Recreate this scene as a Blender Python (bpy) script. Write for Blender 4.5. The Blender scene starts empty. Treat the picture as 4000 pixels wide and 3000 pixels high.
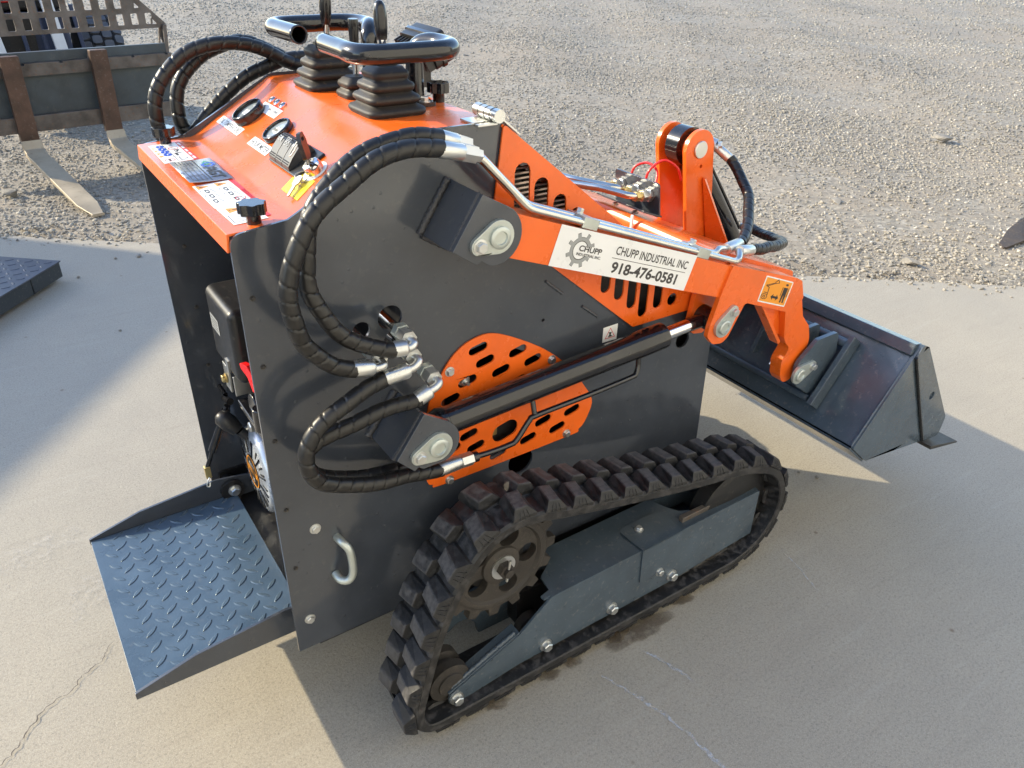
import bpy, bmesh, math, random
import numpy as np
from mathutils import Vector, Matrix
from mathutils.geometry import tessellate_polygon

random.seed(7)
rng = np.random.default_rng(11)
scene = bpy.context.scene
COL = scene.collection
R = math.radians

# ------------------------------------------------------------------ camera, sky, sun, exposure
cam_d = bpy.data.cameras.new("camera")
cam_d.sensor_width = 36.0
cam_d.lens = 27.474
cam_d.clip_start, cam_d.clip_end = 0.05, 1500
cam = bpy.data.objects.new("camera", cam_d)
COL.objects.link(cam)
def cam_axes(a, b, c):
    ca, sa = math.cos(a), math.sin(a)
    f = Vector((ca * math.cos(b), sa * math.cos(b), -math.sin(b)))
    r = Vector((sa, -ca, 0)); u = r.cross(f)
    return r * math.cos(c) + u * math.sin(c), -r * math.sin(c) + u * math.cos(c), f
cr, cu, cf = cam_axes(0.96924, 0.536562, 0.024666)
cam.matrix_world = Matrix(((cr.x, cu.x, -cf.x, -0.27737), (cr.y, cu.y, -cf.y, -1.48843),
                           (cr.z, cu.z, -cf.z, 1.56719), (0, 0, 0, 1)))
scene.camera = cam

SUN_TO = Vector((-1.34, 1.40, 1.0)).normalized()           # towards the sun
world = bpy.data.worlds.new("World"); scene.world = world
world.use_nodes = True
wn = world.node_tree; wn.nodes.clear()
sky = wn.nodes.new("ShaderNodeTexSky"); sky.sky_type = 'NISHITA'; sky.sun_disc = False
sky.sun_elevation = math.asin(SUN_TO.z)
sky.sun_rotation = math.atan2(SUN_TO.x, SUN_TO.y)
sky.air_density = 1.0; sky.dust_density = 0.7; sky.ozone_density = 2.0
bg = wn.nodes.new("ShaderNodeBackground"); bg.inputs[1].default_value = 0.15
wo = wn.nodes.new("ShaderNodeOutputWorld")
wn.links.new(sky.outputs[0], bg.inputs[0]); wn.links.new(bg.outputs[0], wo.inputs[0])
sun_d = bpy.data.lights.new("sun", 'SUN'); sun_d.energy = 2.45; sun_d.angle = R(0.53)
sun_d.color = (1.0, 0.87, 0.62)
sun = bpy.data.objects.new("sun", sun_d); COL.objects.link(sun)
sun.rotation_mode = 'QUATERNION'
sun.rotation_quaternion = SUN_TO.to_track_quat('Z', 'Y'); sun.location = (-8, 8, 9)
vs = scene.view_settings
vs.view_transform = 'Standard'; vs.look = 'None'; vs.gamma = 1.0; vs.use_curve_mapping = False
vs.exposure = 1.55

# ------------------------------------------------------------------ materials
MATS = {}
def nodes_of(name):
    m = bpy.data.materials.new(name); m.use_nodes = True
    nt = m.node_tree
    return m, nt, nt.nodes["Principled BSDF"]
def N(nt, t, **kw):
    n = nt.nodes.new(t)
    for k, v in kw.items():
        if k in n.inputs: n.inputs[k].default_value = v
        else: setattr(n, k, v)
    return n
def noise(nt, scale, detail=4, rough=0.55, coord='Object', vec=None):
    n = N(nt, "ShaderNodeTexNoise", Scale=scale, Detail=detail, Roughness=rough)
    if vec is None:
        tc = nt.nodes.new("ShaderNodeTexCoord"); vec = tc.outputs[coord]
    nt.links.new(vec, n.inputs['Vector']); return n
def ramp(nt, fac, stops):
    r = nt.nodes.new("ShaderNodeValToRGB"); e = r.color_ramp.elements
    while len(e) < len(stops): e.new(0.5)
    for el, (p, c) in zip(e, stops):
        el.position = p; el.color = (c, c, c, 1) if isinstance(c, (int, float)) else (*c, 1)
    nt.links.new(fac, r.inputs[0]); return r
def mixc(nt, fac, a, b, mode='MIX'):
    m = nt.nodes.new("ShaderNodeMix"); m.data_type = 'RGBA'; m.blend_type = mode
    for sock, val in ((m.inputs[0], fac), (m.inputs[6], a), (m.inputs[7], b)):
        if hasattr(val, 'links') or hasattr(val, 'is_output'): nt.links.new(val, sock)
        elif isinstance(val, (int, float)): sock.default_value = val
        else: sock.default_value = (*val, 1)
    return m.outputs[2]
def bump(nt, bs, h, strength=0.2, dist=0.002, prev=None):
    b = nt.nodes.new("ShaderNodeBump"); b.inputs['Strength'].default_value = strength; b.inputs['Distance'].default_value = dist
    nt.links.new(h, b.inputs['Height'])
    if prev is not None: nt.links.new(prev, b.inputs['Normal'])
    if bs is not None: nt.links.new(b.outputs[0], bs.inputs['Normal'])
    return b.outputs[0]
def paint(name, col, rough=0.3, metal=0.0, coat=0.0, var=0.12, peel=0.08, dust=0.10, dustcol=(0.42, 0.37, 0.30), drops=0.0, scale=1.0, wave=0.0):
    m, nt, bs = nodes_of(name)
    n1 = noise(nt, 9 * scale, 6, 0.6); n2 = noise(nt, 70 * scale, 3, 0.6)
    dark = tuple(c * (1 - var) for c in col); lite = tuple(min(1, c * (1 + var)) for c in col)
    base = mixc(nt, ramp(nt, n1.outputs[0], [(0.3, 0.0), (0.7, 1.0)]).outputs[0], dark, lite)
    if dust:
        df = ramp(nt, n2.outputs[0], [(0.58, 0.0), (0.78, dust)])
        base = mixc(nt, df.outputs[0], base, dustcol)
    nt.links.new(base, bs.inputs['Base Color'])
    rr = ramp(nt, n1.outputs[0], [(0.25, max(0.02, rough * 0.75)), (0.75, min(1, rough * 1.3))])
    nt.links.new(rr.outputs[0], bs.inputs['Roughness'])
    bs.inputs['Metallic'].default_value = metal
    bs.inputs['Coat Weight'].default_value = coat; bs.inputs['Coat Roughness'].default_value = 0.07
    prev = None
    if wave:
        nw = noise(nt, 5.0, 2, 0.5); prev = bump(nt, None, nw.outputs[0], wave, 0.03)
    if drops:
        tc = nt.nodes.new("ShaderNodeTexCoord")
        v = N(nt, "ShaderNodeTexVoronoi", Scale=75.0, Randomness=1.0); nt.links.new(tc.outputs['Object'], v.inputs['Vector'])
        sep = nt.nodes.new("ShaderNodeSeparateColor"); nt.links.new(v.outputs['Color'], sep.inputs[0])
        gate = N(nt, "ShaderNodeMath", operation='GREATER_THAN'); gate.inputs[1].default_value = 1 - drops; nt.links.new(sep.outputs[0], gate.inputs[0])
        dr = ramp(nt, v.outputs['Distance'], [(0.0, 1.0), (0.17, 0.75), (0.24, 0.0)])
        mul = N(nt, "ShaderNodeMath", operation='MULTIPLY'); nt.links.new(gate.outputs[0], mul.inputs[0]); nt.links.new(dr.outputs[0], mul.inputs[1])
        prev = bump(nt, None, mul.outputs[0], 0.6, 0.0015, prev)
    if peel:
        n3 = noise(nt, 260 * scale, 2, 0.5)
        bump(nt, bs, n3.outputs[0], peel, 0.0015, prev)
    elif prev is not None:
        nt.links.new(prev, bs.inputs['Normal'])
    MATS[name] = m; return m
ORANGE = paint("orange_paint", (0.80, 0.132, 0.012), 0.27, 0, 0.22, 0.10, 0.10, 0.10, (0.40, 0.20, 0.09), wave=0.12)
GREY = paint("slate_grey_paint", (0.046, 0.053, 0.067), 0.17, 0, 0.5, 0.10, 0.05, 0.04, drops=0.08, wave=0.20)
GREYB = paint("bucket_grey_paint", (0.058, 0.080, 0.104), 0.20, 0, 0.35, 0.16, 0.14, 0.16, drops=0.25, wave=0.15)
LOZM = paint('worn_tread_paint', (0.085, 0.125, 0.165), 0.24, 0.2, 0.1, 0.25, 0.1, 0.35, (0.24, 0.25, 0.26))
BLUEG = paint("tread_plate_paint", (0.060, 0.098, 0.145), 0.30, 0, 0.15, 0.18, 0.14, 0.30, (0.16, 0.16, 0.16))
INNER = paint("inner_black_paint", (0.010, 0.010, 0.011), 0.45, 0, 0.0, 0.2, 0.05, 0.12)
GLOSSK = paint("gloss_black_paint", (0.008, 0.008, 0.010), 0.14, 0, 0.4, 0.2, 0.04, 0.10, (0.25, 0.22, 0.2))
PLAST = paint("black_plastic", (0.014, 0.014, 0.015), 0.38, 0, 0, 0.2, 0.08, 0.10)
GRIPM = paint("grip_plastic", (0.010, 0.010, 0.011), 0.22, 0, 0.2, 0.2, 0.02, 0.04)
SWITCH = paint("switch_plastic", (0.030, 0.033, 0.038), 0.42, 0, 0, 0.1, 0.05, 0.05)
HOSEM = paint("hose_guard_plastic", (0.0095, 0.009, 0.009), 0.36, 0, 0, 0.25, 0.10, 0.14, (0.12, 0.10, 0.08))
BOOTM = paint("boot_rubber", (0.018, 0.015, 0.013), 0.55, 0, 0, 0.25, 0.10, 0.35, (0.22, 0.14, 0.06))
ZINC = paint("zinc_plate", (0.62, 0.63, 0.62), 0.30, 0.9, 0, 0.12, 0.06, 0.10, (0.5, 0.45, 0.35))
ZINCG = paint("zinc_lug", (0.52, 0.56, 0.53), 0.38, 0.75, 0, 0.14, 0.08, 0.12, (0.45, 0.45, 0.38))
CHROME = paint("chrome", (0.72, 0.72, 0.73), 0.07, 1.0, 0, 0.04, 0, 0)
STEELT = paint("steel_tube", (0.58, 0.57, 0.54), 0.20, 1.0, 0, 0.12, 0.02, 0.10, (0.45, 0.38, 0.25))
KEYM = paint('key_steel', (0.40, 0.38, 0.34), 0.38, 0.9, 0, 0.15, 0.03, 0.1)
BRASS = paint("yellow_zinc", (0.55, 0.42, 0.18), 0.32, 0.8, 0, 0.2, 0.05, 0.1)
WHITE = paint("white_vinyl", (0.78, 0.78, 0.78), 0.30, 0, 0, 0.03, 0.02, 0.03)
BLACKP = paint("black_print", (0.018, 0.017, 0.017), 0.45, 0, 0, 0.1, 0, 0)
DGREYP = paint("dark_grey_print", (0.045, 0.042, 0.042), 0.45, 0, 0, 0.1, 0, 0)
GREYP = paint("grey_print", (0.30, 0.31, 0.31), 0.4, 0, 0, 0.05, 0, 0)
REDP = paint("red_print", (0.65, 0.02, 0.025), 0.35, 0, 0, 0.1, 0, 0)
BLUEP = paint("blue_print", (0.02, 0.09, 0.50), 0.35, 0, 0, 0.1, 0, 0)
GREENP = paint("green_print", (0.02, 0.28, 0.13), 0.35, 0, 0, 0.1, 0, 0)
AMBERP = paint("amber_print", (0.80, 0.30, 0.02), 0.35, 0, 0, 0.05, 0, 0)
YELLOWP = paint("yellow_print", (0.85, 0.62, 0.01), 0.35, 0, 0, 0.05, 0, 0)
PLATE = paint("aluminium_plate", (0.50, 0.53, 0.58), 0.25, 0.6, 0, 0.10, 0.02, 0.04)
REDPL = paint("red_plastic", (0.70, 0.012, 0.012), 0.28, 0, 0.2, 0.08, 0, 0)
LCD = paint("gauge_face", (0.30, 0.34, 0.36), 0.12, 0, 0.6, 0.06, 0, 0)
CREAM = paint("lcd_cream", (0.62, 0.60, 0.50), 0.3, 0, 0, 0.06, 0, 0)  # flat cream colour of the hour meter display
CAST = paint("cast_iron", (0.044, 0.039, 0.035), 0.6, 0.2, 0, 0.35, 0.5, 0.4, (0.13, 0.105, 0.08))
WELD = paint("weld_bead", (0.045, 0.045, 0.050), 0.45, 0.1, 0, 0.4, 0.8, 0.2)
RUSTY = paint("worn_steel", (0.120, 0.104, 0.092), 0.5, 0.3, 0, 0.55, 0.45, 0.8, (0.20, 0.080, 0.030), scale=0.8)
RUSTB = paint("brown_steel", (0.092, 0.050, 0.032), 0.55, 0.2, 0, 0.55, 0.45, 0.5, (0.22, 0.19, 0.16), scale=0.8)
FORKM = paint("fork_blade_steel", (0.40, 0.335, 0.245), 0.5, 0.2, 0, 0.25, 0.3, 0.4, (0.16, 0.10, 0.06), scale=0.5)
DKPLATE = paint("dark_backing", (0.055, 0.068, 0.075), 0.5, 0.1, 0, 0.35, 0.2, 0.3, (0.16, 0.13, 0.09), scale=0.5)
TYREM = paint("tyre_rubber", (0.085, 0.088, 0.10), 0.8, 0, 0, 0.2, 0.4, 0.3, (0.22, 0.21, 0.20))
TYREK = paint("tyre_groove", (0.012, 0.012, 0.014), 0.85, 0, 0, 0.2, 0.2, 0.0)
WHITEPT = paint("white_frame_paint", (0.72, 0.73, 0.74), 0.4, 0, 0, 0.06, 0.1, 0.1)
NAVY = paint("navy_paint", (0.03, 0.045, 0.09), 0.4, 0, 0, 0.15, 0.1, 0.1)
SCALEM = paint("scale_plate", (0.075, 0.078, 0.095), 0.42, 0.4, 0, 0.25, 0.25, 0.35, (0.24, 0.19, 0.15))
SCALES = paint("scale_side", (0.022, 0.026, 0.030), 0.55, 0, 0, 0.25, 0.25, 0.2)
CLADM = paint("added_wall_cladding", (0.72, 0.69, 0.62), 0.5, 0, 0, 0.06, 0.05, 0.05)  # pale wall colour shared by the two added, unseen buildings
WOODM = paint("weathered_board", (0.055, 0.042, 0.034), 0.75, 0, 0, 0.45, 0.5, 0.5, (0.30, 0.24, 0.15))
ROCKM = paint("rock_grey", (0.23, 0.21, 0.18), 0.85, 0, 0, 0.25, 0.6, 0.4, scale=2)
COPPER = paint("cooler_fins", (0.52, 0.42, 0.36), 0.3, 0.8, 0, 0.1, 0, 0)

def track_rubber():
    m, nt, bs = nodes_of("track_rubber")
    n1 = noise(nt, 55, 6, 0.65); n2 = noise(nt, 9, 4, 0.6)
    base = mixc(nt, ramp(nt, n1.outputs[0], [(0.48, 0), (0.62, 1)]).outputs[0], (0.010, 0.010, 0.0105), (0.052, 0.049, 0.049))
    base = mixc(nt, ramp(nt, n2.outputs[0], [(0.45, 0), (0.75, 0.6)]).outputs[0], base, (0.016, 0.015, 0.017))
    nt.links.new(base, bs.inputs['Base Color'])
    nt.links.new(ramp(nt, n1.outputs[0], [(0.4, 0.42), (0.65, 0.8)]).outputs[0], bs.inputs['Roughness'])
    bump(nt, bs, n1.outputs[0], 0.5, 0.002)
    return m
TRUB = track_rubber()
def lug_rubber():
    m, nt, bs = nodes_of('lug_rubber')
    n1 = noise(nt, 70, 6, 0.7); n2 = noise(nt, 14, 4, 0.6, 'Generated')
    tc = nt.nodes.new('ShaderNodeTexCoord'); sx = nt.nodes.new('ShaderNodeSeparateXYZ'); nt.links.new(tc.outputs['Object'], sx.inputs[0])
    base = mixc(nt, ramp(nt, n1.outputs[0], [(0.45, 0), (0.62, 1)]).outputs[0], (0.009, 0.009, 0.0095), (0.036, 0.034, 0.034))
    worn = mixc(nt, ramp(nt, n1.outputs[0], [(0.36, 0), (0.60, 1)]).outputs[0], (0.022, 0.021, 0.022), (0.098, 0.092, 0.090))
    base = mixc(nt, ramp(nt, sx.outputs[2], [(0.0205, 0), (0.0225, 0.9)]).outputs[0], base, worn)
    nt.links.new(base, bs.inputs['Base Color']); nt.links.new(ramp(nt, n1.outputs[0], [(0.4, 0.5), (0.65, 0.85)]).outputs[0], bs.inputs['Roughness'])
    bump(nt, bs, n1.outputs[0], 0.5, 0.002)
    return m
LUGM = lug_rubber()

def concrete():
    m, nt, bs = nodes_of("concrete")
    big = noise(nt, 0.9, 5, 0.6); mid = noise(nt, 7, 6, 0.65); fine = noise(nt, 150, 4, 0.75); sp = noise(nt, 420, 2, 0.7)
    base = mixc(nt, ramp(nt, big.outputs[0], [(0.3, 0), (0.7, 1)]).outputs[0], (0.315, 0.280, 0.222), (0.375, 0.336, 0.268))
    base = mixc(nt, ramp(nt, mid.outputs[0], [(0.35, 0.35), (0.65, 0)]).outputs[0], base, (0.29, 0.255, 0.205))
    base = mixc(nt, ramp(nt, fine.outputs[0], [(0.32, 0.62), (0.56, 0)]).outputs[0], base, (0.17, 0.152, 0.130))
    base = mixc(nt, ramp(nt, sp.outputs[0], [(0.48, 0), (0.72, 0.55)]).outputs[0], base, (0.56, 0.52, 0.45))
    # small rust-brown specks
    tc = nt.nodes.new("ShaderNodeTexCoord")
    v = N(nt, "ShaderNodeTexVoronoi", Scale=6.0); nt.links.new(tc.outputs['Object'], v.inputs['Vector'])
    base = mixc(nt, ramp(nt, v.outputs['Distance'], [(0.02, 0.75), (0.05, 0)]).outputs[0], base, (0.17, 0.12, 0.08))
    # trowel streaks: stretched noise, very faint
    mp = nt.nodes.new("ShaderNodeMapping"); mp.inputs['Scale'].default_value = (2.2, 26, 1); mp.inputs['Rotation'].default_value = (0, 0, 0.9); nt.links.new(tc.outputs['Object'], mp.inputs[0])
    st = noise(nt, 1.0, 5, 0.7, vec=mp.outputs[0])
    base = mixc(nt, ramp(nt, st.outputs[0], [(0.55, 0), (0.75, 0.28)]).outputs[0], base, (0.235, 0.205, 0.165))
    base = mixc(nt, ramp(nt, st.outputs[0], [(0.28, 0.25), (0.42, 0)]).outputs[0], base, (0.46, 0.43, 0.37))
    pv = N(nt, "ShaderNodeTexVoronoi", Scale=95.0); nt.links.new(tc.outputs['Object'], pv.inputs['Vector'])
    base = mixc(nt, ramp(nt, pv.outputs['Distance'], [(0.10, 0.55), (0.22, 0)]).outputs[0], base, (0.17, 0.15, 0.125))
    nt.links.new(base, bs.inputs['Base Color'])
    nt.links.new(ramp(nt, big.outputs[0], [(0.3, 0.62), (0.7, 0.80)]).outputs[0], bs.inputs['Roughness'])
    p = bump(nt, None, fine.outputs[0], 0.32, 0.003)
    pit = N(nt, "ShaderNodeTexVoronoi", Scale=28.0); nt.links.new(tc.outputs['Object'], pit.inputs['Vector'])
    p2 = bump(nt, None, ramp(nt, pit.outputs['Distance'], [(0.05, 0.0), (0.12, 1.0)]).outputs[0], 0.28, 0.002, p)
    bump(nt, bs, mid.outputs[0], 0.22, 0.010, p2)
    return m
CONC = concrete()

def gravel_ground():
    m, nt, bs = nodes_of("gravel_ground")
    tc = nt.nodes.new("ShaderNodeTexCoord")
    big = noise(nt, 0.55, 5, 0.6); mid = noise(nt, 3.2, 5, 0.6); fine = noise(nt, 60, 4, 0.7)
    v = N(nt, "ShaderNodeTexVoronoi", Scale=34.0); nt.links.new(tc.outputs['Object'], v.inputs['Vector'])
    sep = nt.nodes.new("ShaderNodeSeparateColor"); nt.links.new(v.outputs['Color'], sep.inputs[0])
    stone = ramp(nt, sep.outputs[0], [(0.0, (0.15, 0.137, 0.115)), (0.45, (0.265, 0.243, 0.203)), (0.8, (0.335, 0.30, 0.24)), (1.0, (0.44, 0.405, 0.345))])
    stone2 = mixc(nt, ramp(nt, v.outputs['Distance'], [(0.3, 0), (0.75, 0.55)]).outputs[0], stone.outputs[0], (0.24, 0.205, 0.165))
    soil = mixc(nt, ramp(nt, fine.outputs[0], [(0.3, 0), (0.7, 1)]).outputs[0], (0.225, 0.182, 0.135), (0.335, 0.285, 0.220))
    f = ramp(nt, mixc(nt, 0.5, big.outputs[0], mid.outputs[0]), [(0.40, 1.0), (0.60, 0.15)])
    base = mixc(nt, f.outputs[0], soil, stone2)
    nt.links.new(base, bs.inputs['Base Color']); bs.inputs['Roughness'].default_value = 0.9
    v2 = N(nt, 'ShaderNodeTexVoronoi', Scale=62.0); nt.links.new(tc.outputs['Object'], v2.inputs['Vector'])
    p = bump(nt, None, v.outputs['Distance'], -1.0, 0.045)
    p = bump(nt, None, v2.outputs['Distance'], -1.0, 0.02, p)
    p = bump(nt, None, fine.outputs[0], 0.6, 0.01, p)
    bump(nt, bs, mid.outputs[0], 0.5, 0.06, p)
    return m
GRAV = gravel_ground()
def stone_mat():
    m, nt, bs = nodes_of("gravel_stone")
    at = nt.nodes.new("ShaderNodeAttribute"); at.attribute_name = "tint"
    c = ramp(nt, at.outputs['Fac'], [(0.0, (0.16, 0.150, 0.132)), (0.25, (0.26, 0.243, 0.21)), (0.55, (0.345, 0.315, 0.262)), (0.8, (0.41, 0.365, 0.29)), (1.0, (0.56, 0.52, 0.45))])
    n1 = noise(nt, 90, 4, 0.7)
    base = mixc(nt, ramp(nt, n1.outputs[0], [(0.35, 0.35), (0.6, 0)]).outputs[0], c.outputs[0], (0.20, 0.175, 0.15))
    nt.links.new(base, bs.inputs['Base Color']); bs.inputs['Roughness'].default_value = 0.85
    bump(nt, bs, n1.outputs[0], 0.5, 0.004)
    return m
STONE = stone_mat()
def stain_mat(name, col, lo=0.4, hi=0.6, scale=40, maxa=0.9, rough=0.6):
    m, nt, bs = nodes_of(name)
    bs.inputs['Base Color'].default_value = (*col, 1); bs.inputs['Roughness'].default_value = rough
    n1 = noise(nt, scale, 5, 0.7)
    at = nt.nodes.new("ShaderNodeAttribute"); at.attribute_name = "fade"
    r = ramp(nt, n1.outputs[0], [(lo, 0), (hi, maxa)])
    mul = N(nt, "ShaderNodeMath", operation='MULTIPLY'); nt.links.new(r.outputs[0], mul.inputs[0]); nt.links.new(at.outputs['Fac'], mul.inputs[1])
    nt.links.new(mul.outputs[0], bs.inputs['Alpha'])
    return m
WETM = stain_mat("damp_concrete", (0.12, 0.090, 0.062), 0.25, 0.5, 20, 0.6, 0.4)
CRACKM = stain_mat("crack_dark", (0.060, 0.046, 0.036), 0.30, 0.5, 60, 0.9)  # dark brown colour of the crack line
CHALKM = stain_mat("chalk_scratch", (0.54, 0.57, 0.63), 0.40, 0.66, 110, 0.7)
PALEM = stain_mat("pale_spill", (0.58, 0.55, 0.50), 0.45, 0.75, 30, 0.38)

# ------------------------------------------------------------------ mesh helpers
def V(*a): return Vector(a)
def basis(axis, up=None):
    w = Vector(axis).normalized()
    t = Vector(up) if up is not None else (V(0, 0, 1) if abs(w.z) < 0.9 else V(1, 0, 0))
    u = t.cross(w).normalized(); v = w.cross(u)
    return u, v, w
def frame(o, u, v, w):
    u, v, w = Vector(u), Vector(v), Vector(w)
    return Matrix(((u.x, v.x, w.x, o[0]), (u.y, v.y, w.y, o[1]), (u.z, v.z, w.z, o[2]), (0, 0, 0, 1)))
class G:
    def __init__(s): s.v = []; s.f = []
    def add(s, vs, fs):
        n = len(s.v); s.v += [tuple(p) for p in vs]; s.f += [tuple(i + n for i in f) for f in fs]; return s
    def box(s, a, b, M=None):
        x0, y0, z0 = (min(p, q) for p, q in zip(a, b)); x1, y1, z1 = (max(p, q) for p, q in zip(a, b))
        vs = [V(x0, y0, z0), V(x1, y0, z0), V(x1, y1, z0), V(x0, y1, z0), V(x0, y0, z1), V(x1, y0, z1), V(x1, y1, z1), V(x0, y1, z1)]
        if M is not None: vs = [M @ p for p in vs]
        return s.add(vs, [(3, 2, 1, 0), (4, 5, 6, 7), (0, 1, 5, 4), (1, 2, 6, 5), (2, 3, 7, 6), (3, 0, 4, 7)])
    def prism(s, poly, M, t0, t1, holes=()):
        loops = [list(poly)] + [list(h) for h in holes]
        tri = tessellate_polygon([[V(p[0], p[1], 0) for p in l] for l in loops])
        flat = [p for l in loops for p in l]; n = len(flat)
        vs = [M @ V(p[0], p[1], t0) for p in flat] + [M @ V(p[0], p[1], t1) for p in flat]
        fs = []
        for a, b, c in tri:
            ar = (flat[b][0] - flat[a][0]) * (flat[c][1] - flat[a][1]) - (flat[b][1] - flat[a][1]) * (flat[c][0] - flat[a][0])
            if abs(ar) < 1e-12: continue
            if ar < 0: b, c = c, b
            fs.append((c, b, a)); fs.append((a + n, b + n, c + n))
        k = 0
        for li, l in enumerate(loops):
            m = len(l); ar = sum(l[i][0] * l[(i + 1) % m][1] - l[(i + 1) % m][0] * l[i][1] for i in range(m))
            ccw = ar > 0
            if li: ccw = not ccw
            for i in range(m):
                a, b = k + i, k + (i + 1) % m
                fs.append((a, b, b + n, a + n) if (ar > 0) == (li == 0) else (b, a, a + n, b + n))
            k += m
        return s.add(vs, fs)
    def xz(s, poly, y0, y1, holes=()):           # polygon in (x, z), extruded along y
        y0, y1 = max(y0, y1), min(y0, y1)        # local w = -y
        return s.prism(poly, frame((0, 0, 0), (1, 0, 0), (0, 0, 1), (0, -1, 0)), -y0, -y1, holes)
    def cyl(s, p0, p1, r0, r1=None, n=20, caps=True):
        r1 = r0 if r1 is None else r1
        p0, p1 = Vector(p0), Vector(p1); u, v, w = basis(p1 - p0)
        vs = []
        for p, r in ((p0, r0), (p1, r1)):
            vs += [p + (u * math.cos(a) + v * math.sin(a)) * r for a in (2 * math.pi * i / n for i in range(n))]
        fs = [(i, (i + 1) % n, (i + 1) % n + n, i + n) for i in range(n)]
        if caps: fs += [tuple(range(n - 1, -1, -1)), tuple(range(n, 2 * n))]
        return s.add(vs, fs)
    def lathe(s, prof, o, axis, n=24, up=None, sq=None, caps=True):   # prof: (r, h)
        o = Vector(o); u, v, w = basis(axis, up); vs = []; fs = []
        for r, h in prof:
            for i in range(n):
                a = 2 * math.pi * i / n; c, d = math.cos(a), math.sin(a)
                if sq: k = (abs(c) ** sq + abs(d) ** sq) ** (-1.0 / sq)
                else: k = 1
                vs.append(o + w * h + (u * c + v * d) * (r * k))
        m = len(prof)
        for j in range(m - 1):
            for i in range(n):
                fs.append((j * n + i, j * n + (i + 1) % n, (j + 1) * n + (i + 1) % n, (j + 1) * n + i))
        if caps:
            fs.append(tuple(range(n - 1, -1, -1))); fs.append(tuple(range((m - 1) * n, m * n)))
        return s.add(vs, fs)
    def tube(s, pts, r, n=12, caps=True, rf=None, closed=False):
        pts = [Vector(p) for p in pts]; m = len(pts); vs = []; fs = []
        tang = []
        for i in range(m):
            a = pts[(i - 1) % m] if closed or i else pts[0]; b = pts[(i + 1) % m] if closed or i < m - 1 else pts[-1]
            tang.append((b - a).normalized())
        u, v, w = basis(tang[0]); d = 0.0
        for i in range(m):
            if i:
                q = tang[i - 1].rotation_difference(tang[i]); u = q @ u; v = q @ v; d += (pts[i] - pts[i - 1]).length
            for k in range(n):
                a = 2 * math.pi * k / n
                rr = rf(d, a) if rf else (r[i] if isinstance(r, (list, tuple)) else r)
                vs.append(pts[i] + (u * math.cos(a) + v * math.sin(a)) * rr)
        for i in range(m if closed else m - 1):
            j = (i + 1) % m
            for k in range(n):
                fs.append((i * n + k, i * n + (k + 1) % n, j * n + (k + 1) % n, j * n + k))
        if caps and not closed:
            fs.append(tuple(range(n - 1, -1, -1))); fs.append(tuple(range((m - 1) * n, m * n)))
        return s.add(vs, fs)
    def hexa(s, p0, axis, r, h):                 # hexagonal head with washer flange
        p0 = Vector(p0); w = Vector(axis).normalized()
        s.lathe([(r * 1.35, 0), (r * 1.35, h * 0.18), (r * 1.0, h * 0.22)], p0, w, 16)
        s.lathe([(r, h * 0.2), (r, h * 0.85), (r * 0.86, h)], p0, w, 6); return s
    def mesh(s, name):
        me = bpy.data.meshes.new(name); me.from_pydata(s.v, [], s.f); me.update(); return me
def link(name, me, mat, parent=None, smooth=None, bev=0, seg=2, M=None):
    if mat is not None and not me.materials: me.materials.append(mat)
    if smooth:
        me.polygons.foreach_set('use_smooth', [True] * len(me.polygons)); me.set_sharp_from_angle(angle=R(smooth))
    o = bpy.data.objects.new(name, me); COL.objects.link(o)
    if parent is not None: o.parent = parent
    if M is not None: o.matrix_local = M
    if bev:
        b = o.modifiers.new("edge", 'BEVEL'); b.width = bev; b.segments = seg; b.limit_method = 'ANGLE'; b.angle_limit = R(40)
        b.harden_normals = True
        me.polygons.foreach_set('use_smooth', [True] * len(me.polygons)); me.set_sharp_from_angle(angle=R(24))
    return o
def put(name, g, mat, parent=None, smooth=None, bev=0, seg=2): return link(name, g.mesh(name), mat, parent, smooth, bev, seg)
def tag(o, label=None, cat=None, group=None, kind=None):
    for k, v in (('label', label), ('category', cat), ('group', group), ('kind', kind)):
        if v: o[k] = v
    return o
def empty(name, loc=(0, 0, 0), rz=0):
    o = bpy.data.objects.new(name, None); COL.objects.link(o); o.location = loc; o.rotation_euler = (0, 0, rz)
    o.empty_display_size = 0.1; return o
def arc(c, r, a0, a1, n=8): return [(c[0] + r * math.cos(R(a0 + (a1 - a0) * i / n)), c[1] + r * math.sin(R(a0 + (a1 - a0) * i / n))) for i in range(n + 1)]
def circ(c, r, n=20): return [(c[0] + r * math.cos(2 * math.pi * i / n), c[1] + r * math.sin(2 * math.pi * i / n)) for i in range(n)]
def stadium(c, hl, r, ang=0, n=6):
    p = arc((hl, 0), r, -90, 90, n) + arc((-hl, 0), r, 90, 270, n)
    ca, sa = math.cos(R(ang)), math.sin(R(ang))
    return [(c[0] + x * ca - z * sa, c[1] + x * sa + z * ca) for x, z in p]
def rnd(poly, rad, n=5):                         # fillet the corners of a polygon
    out = []; m = len(poly)
    for i in range(m):
        p = Vector(poly[i]); a = Vector(poly[i - 1]); b = Vector(poly[(i + 1) % m])
        r = rad[i] if isinstance(rad, (list, tuple)) else rad
        da, db = (a - p), (b - p); la, lb = da.length, db.length
        if r <= 0 or la < 1e-6 or lb < 1e-6: out.append(tuple(p)); continue
        da.normalize(); db.normalize(); ang = math.acos(max(-1, min(1, da.dot(db))))
        if ang > 3.0: out.append(tuple(p)); continue
        t = min(r / math.tan(ang / 2), la * 0.48, lb * 0.48)
        p0, p1 = p + da * t, p + db * t
        for k in range(n + 1):
            s = k / n; q = p0 * (1 - s) ** 2 + p * 2 * s * (1 - s) + p1 * s * s; out.append((q.x, q.y))
    return out
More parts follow.
